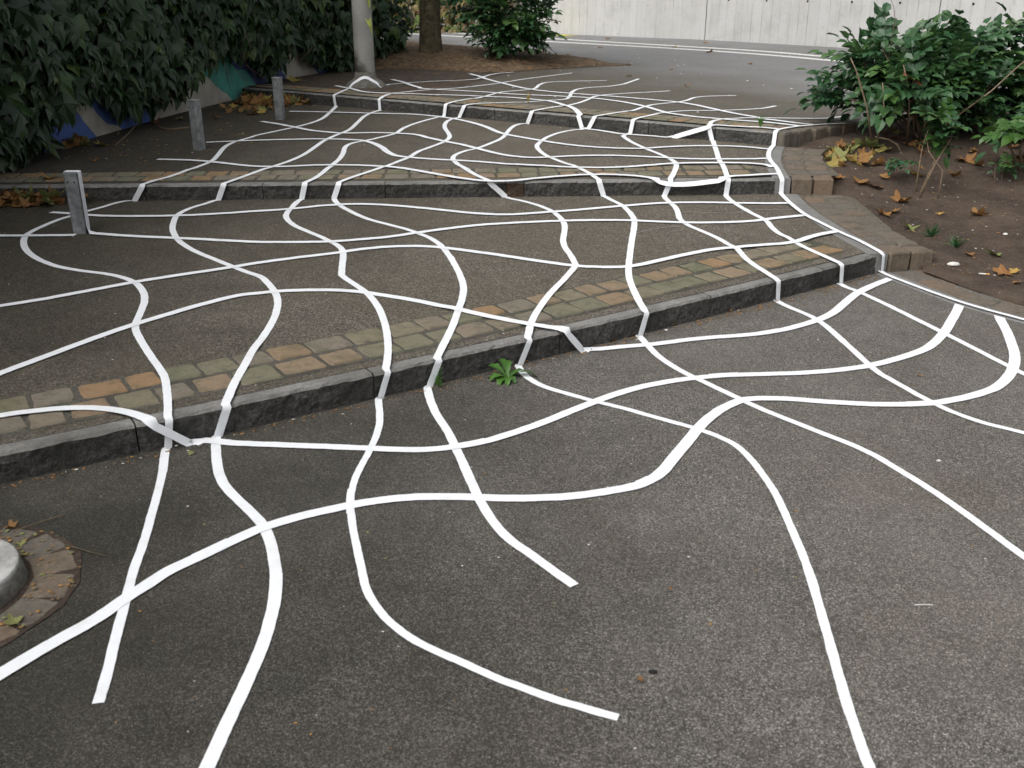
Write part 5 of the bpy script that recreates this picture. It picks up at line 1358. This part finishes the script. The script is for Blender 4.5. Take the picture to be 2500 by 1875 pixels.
grass_tuft('grass_tuft', 'little green weed tuft on the upper kerb near the shrub', (2.42, 9.82, .57), 26, .13, M_WEED, 3)
grass_tuft('grass_tuft', 'dry straw tuft on the top terrace edge', (.19, 12.0, .57), 9, .17, M_DEADY, 4)
grass_tuft('grass_tuft', 'tiny pale green weed at the lower kerb between two left tape lines', (-1.37, 4.02, 0), 10, .09, M_MAHOL, 5)
grass_tuft('grass_tuft', 'small green weed at the foot of the middle step end', (2.69, 8.30, .215), 9, .06, M_WEED, 6)
for (x, y, sd, lab) in ((3.19, 7.35, 7, 'grey green wilted weed clump left on the soil bed'), (3.29, 7.13, 8, 'grey green wilted weed clump right on the soil bed')):
    gt = grass_tuft('wilted_weed', lab, (x, y, zsoil(x, y)), 34, .13, M_MAHO, sd)
    for ch in gt.children: ch.rotation_euler = (rl.gauss(0, .5), rl.gauss(0, .5), 0)

# loose grit, leaf crumbs and twiglets nobody could count
V, F, mi = [], [], []
def chip(x, y, z, s, m_):
    b = len(V); a = rl.uniform(0, 6.28); e = rl.uniform(.35, 1)
    for k in range(5):
        q = a + k * 1.2566; V.append((x + math.cos(q) * s * rl.uniform(.7, 1.1), y + math.sin(q) * s * e * rl.uniform(.7, 1.1), z + .002 + s * .35 * rl.random()))
    V.append((x, y, z + s * .6)); 
    for k in range(5): F.append((b + k, b + (k + 1) % 5, b + 5)); mi.append(m_)
for _ in range(420):
    x, y = rl.uniform(-2.4, 3.2), rl.uniform(2.0, 6.4)
    if y < yk(1, x) - .02 and x < 3.4 - (y - 5.0) * .5: chip(x, y, 0, rl.choice((.003, .003, .004, .005, .007)), rl.choice((0, 0, 1, 1, 2, 3)))
for _ in range(420):          # drift under the lower kerb
    x = rl.uniform(-2.4, 2.5); y = yk(1, x) - abs(rl.gauss(0, .05)) - .015; chip(x, y, 0, rl.uniform(.003, .011) * (1 if x < .3 else 1.4), rl.choice((0, 0, 0, 0, 0, 3, 3, 3, 3, 3, 3, 1)))
for _ in range(200):
    x, y = rl.uniform(-4, 2.2), rl.uniform(4.2, 8.1)
    if yk(1, x) + .1 < y < yk(2, x) - .02: chip(x, y, surf(1, x, y), rl.uniform(.003, .007), rl.choice((0, 1, 1, 3)))
for _ in range(260):
    x, y = rl.uniform(-4.4, 2.2), rl.uniform(8.4, 13.4)
    if y < yk(3, x) - .02 and x > pl(WX, y) + .05: chip(x, y, surf(2, x, y), rl.uniform(.004, .014), rl.choice((0, 0, 1, 3)))
for _ in range(160):
    x = rl.uniform(-4.3, -2.6); y = rl.uniform(9, 13.4)
    if y < yk(3, x) - .02 and x > pl(WX, y) + .05: chip(x, y, surf(2, x, y), rl.uniform(.008, .022), rl.choice((0, 0, 2, 3)))
for _ in range(220):
    x, y = rl.uniform(-1, 6), rl.uniform(10, 24)
    if y > upper_front(x) + .1: chip(x, y, .562, rl.uniform(.006, .022), rl.choice((0, 1, 1, 3)))
for _ in range(1100):
    y = rl.uniform(5.4, 9.9); x = pl(XO, y) + rl.uniform(.02, 1.8); chip(x, y, zsoil(x, y), rl.uniform(.004, .013), rl.choice((0, 0, 0, 1, 3, 3, 3, 3)))
for _ in range(190):
    a, q = rl.uniform(-1.6, 1.9), rl.uniform(.29, .43); chip(-1.89 + q * math.cos(a), 2.75 + q * math.sin(a), .008, rl.uniform(.003, .011), rl.choice((0, 0, 2, 3)))
for _ in range(420):
    i = rl.uniform(0, 7); f = rl.uniform(0, .5); i0 = int(i); g = i - i0
    ax = FB[i0][0] + (FB[i0 + 1][0] - FB[i0][0]) * g; ay = FB[i0][1] + (FB[i0 + 1][1] - FB[i0][1]) * g
    bx = BB[i0][0] + (BB[i0 + 1][0] - BB[i0][0]) * g; by = BB[i0][1] + (BB[i0 + 1][1] - BB[i0][1]) * g
    chip(ax + (bx - ax) * f, ay + (by - ay) * f, bed_z(i, f) + .02, rl.uniform(.01, .035), rl.choice((0, 0, 3, 3)))
db = mesh_obj('leaf_litter', V, F, [M_DEAD, M_WHITE, M_DEADG, M_VINE])
db.data.polygons.foreach_set('material_index', mi)
tag(db, 'scattered crumbs of leaf, grit and twig on the ground', 'litter', kind='stuff')

scene.render.resolution_x = 1024
scene.render.resolution_y = 768
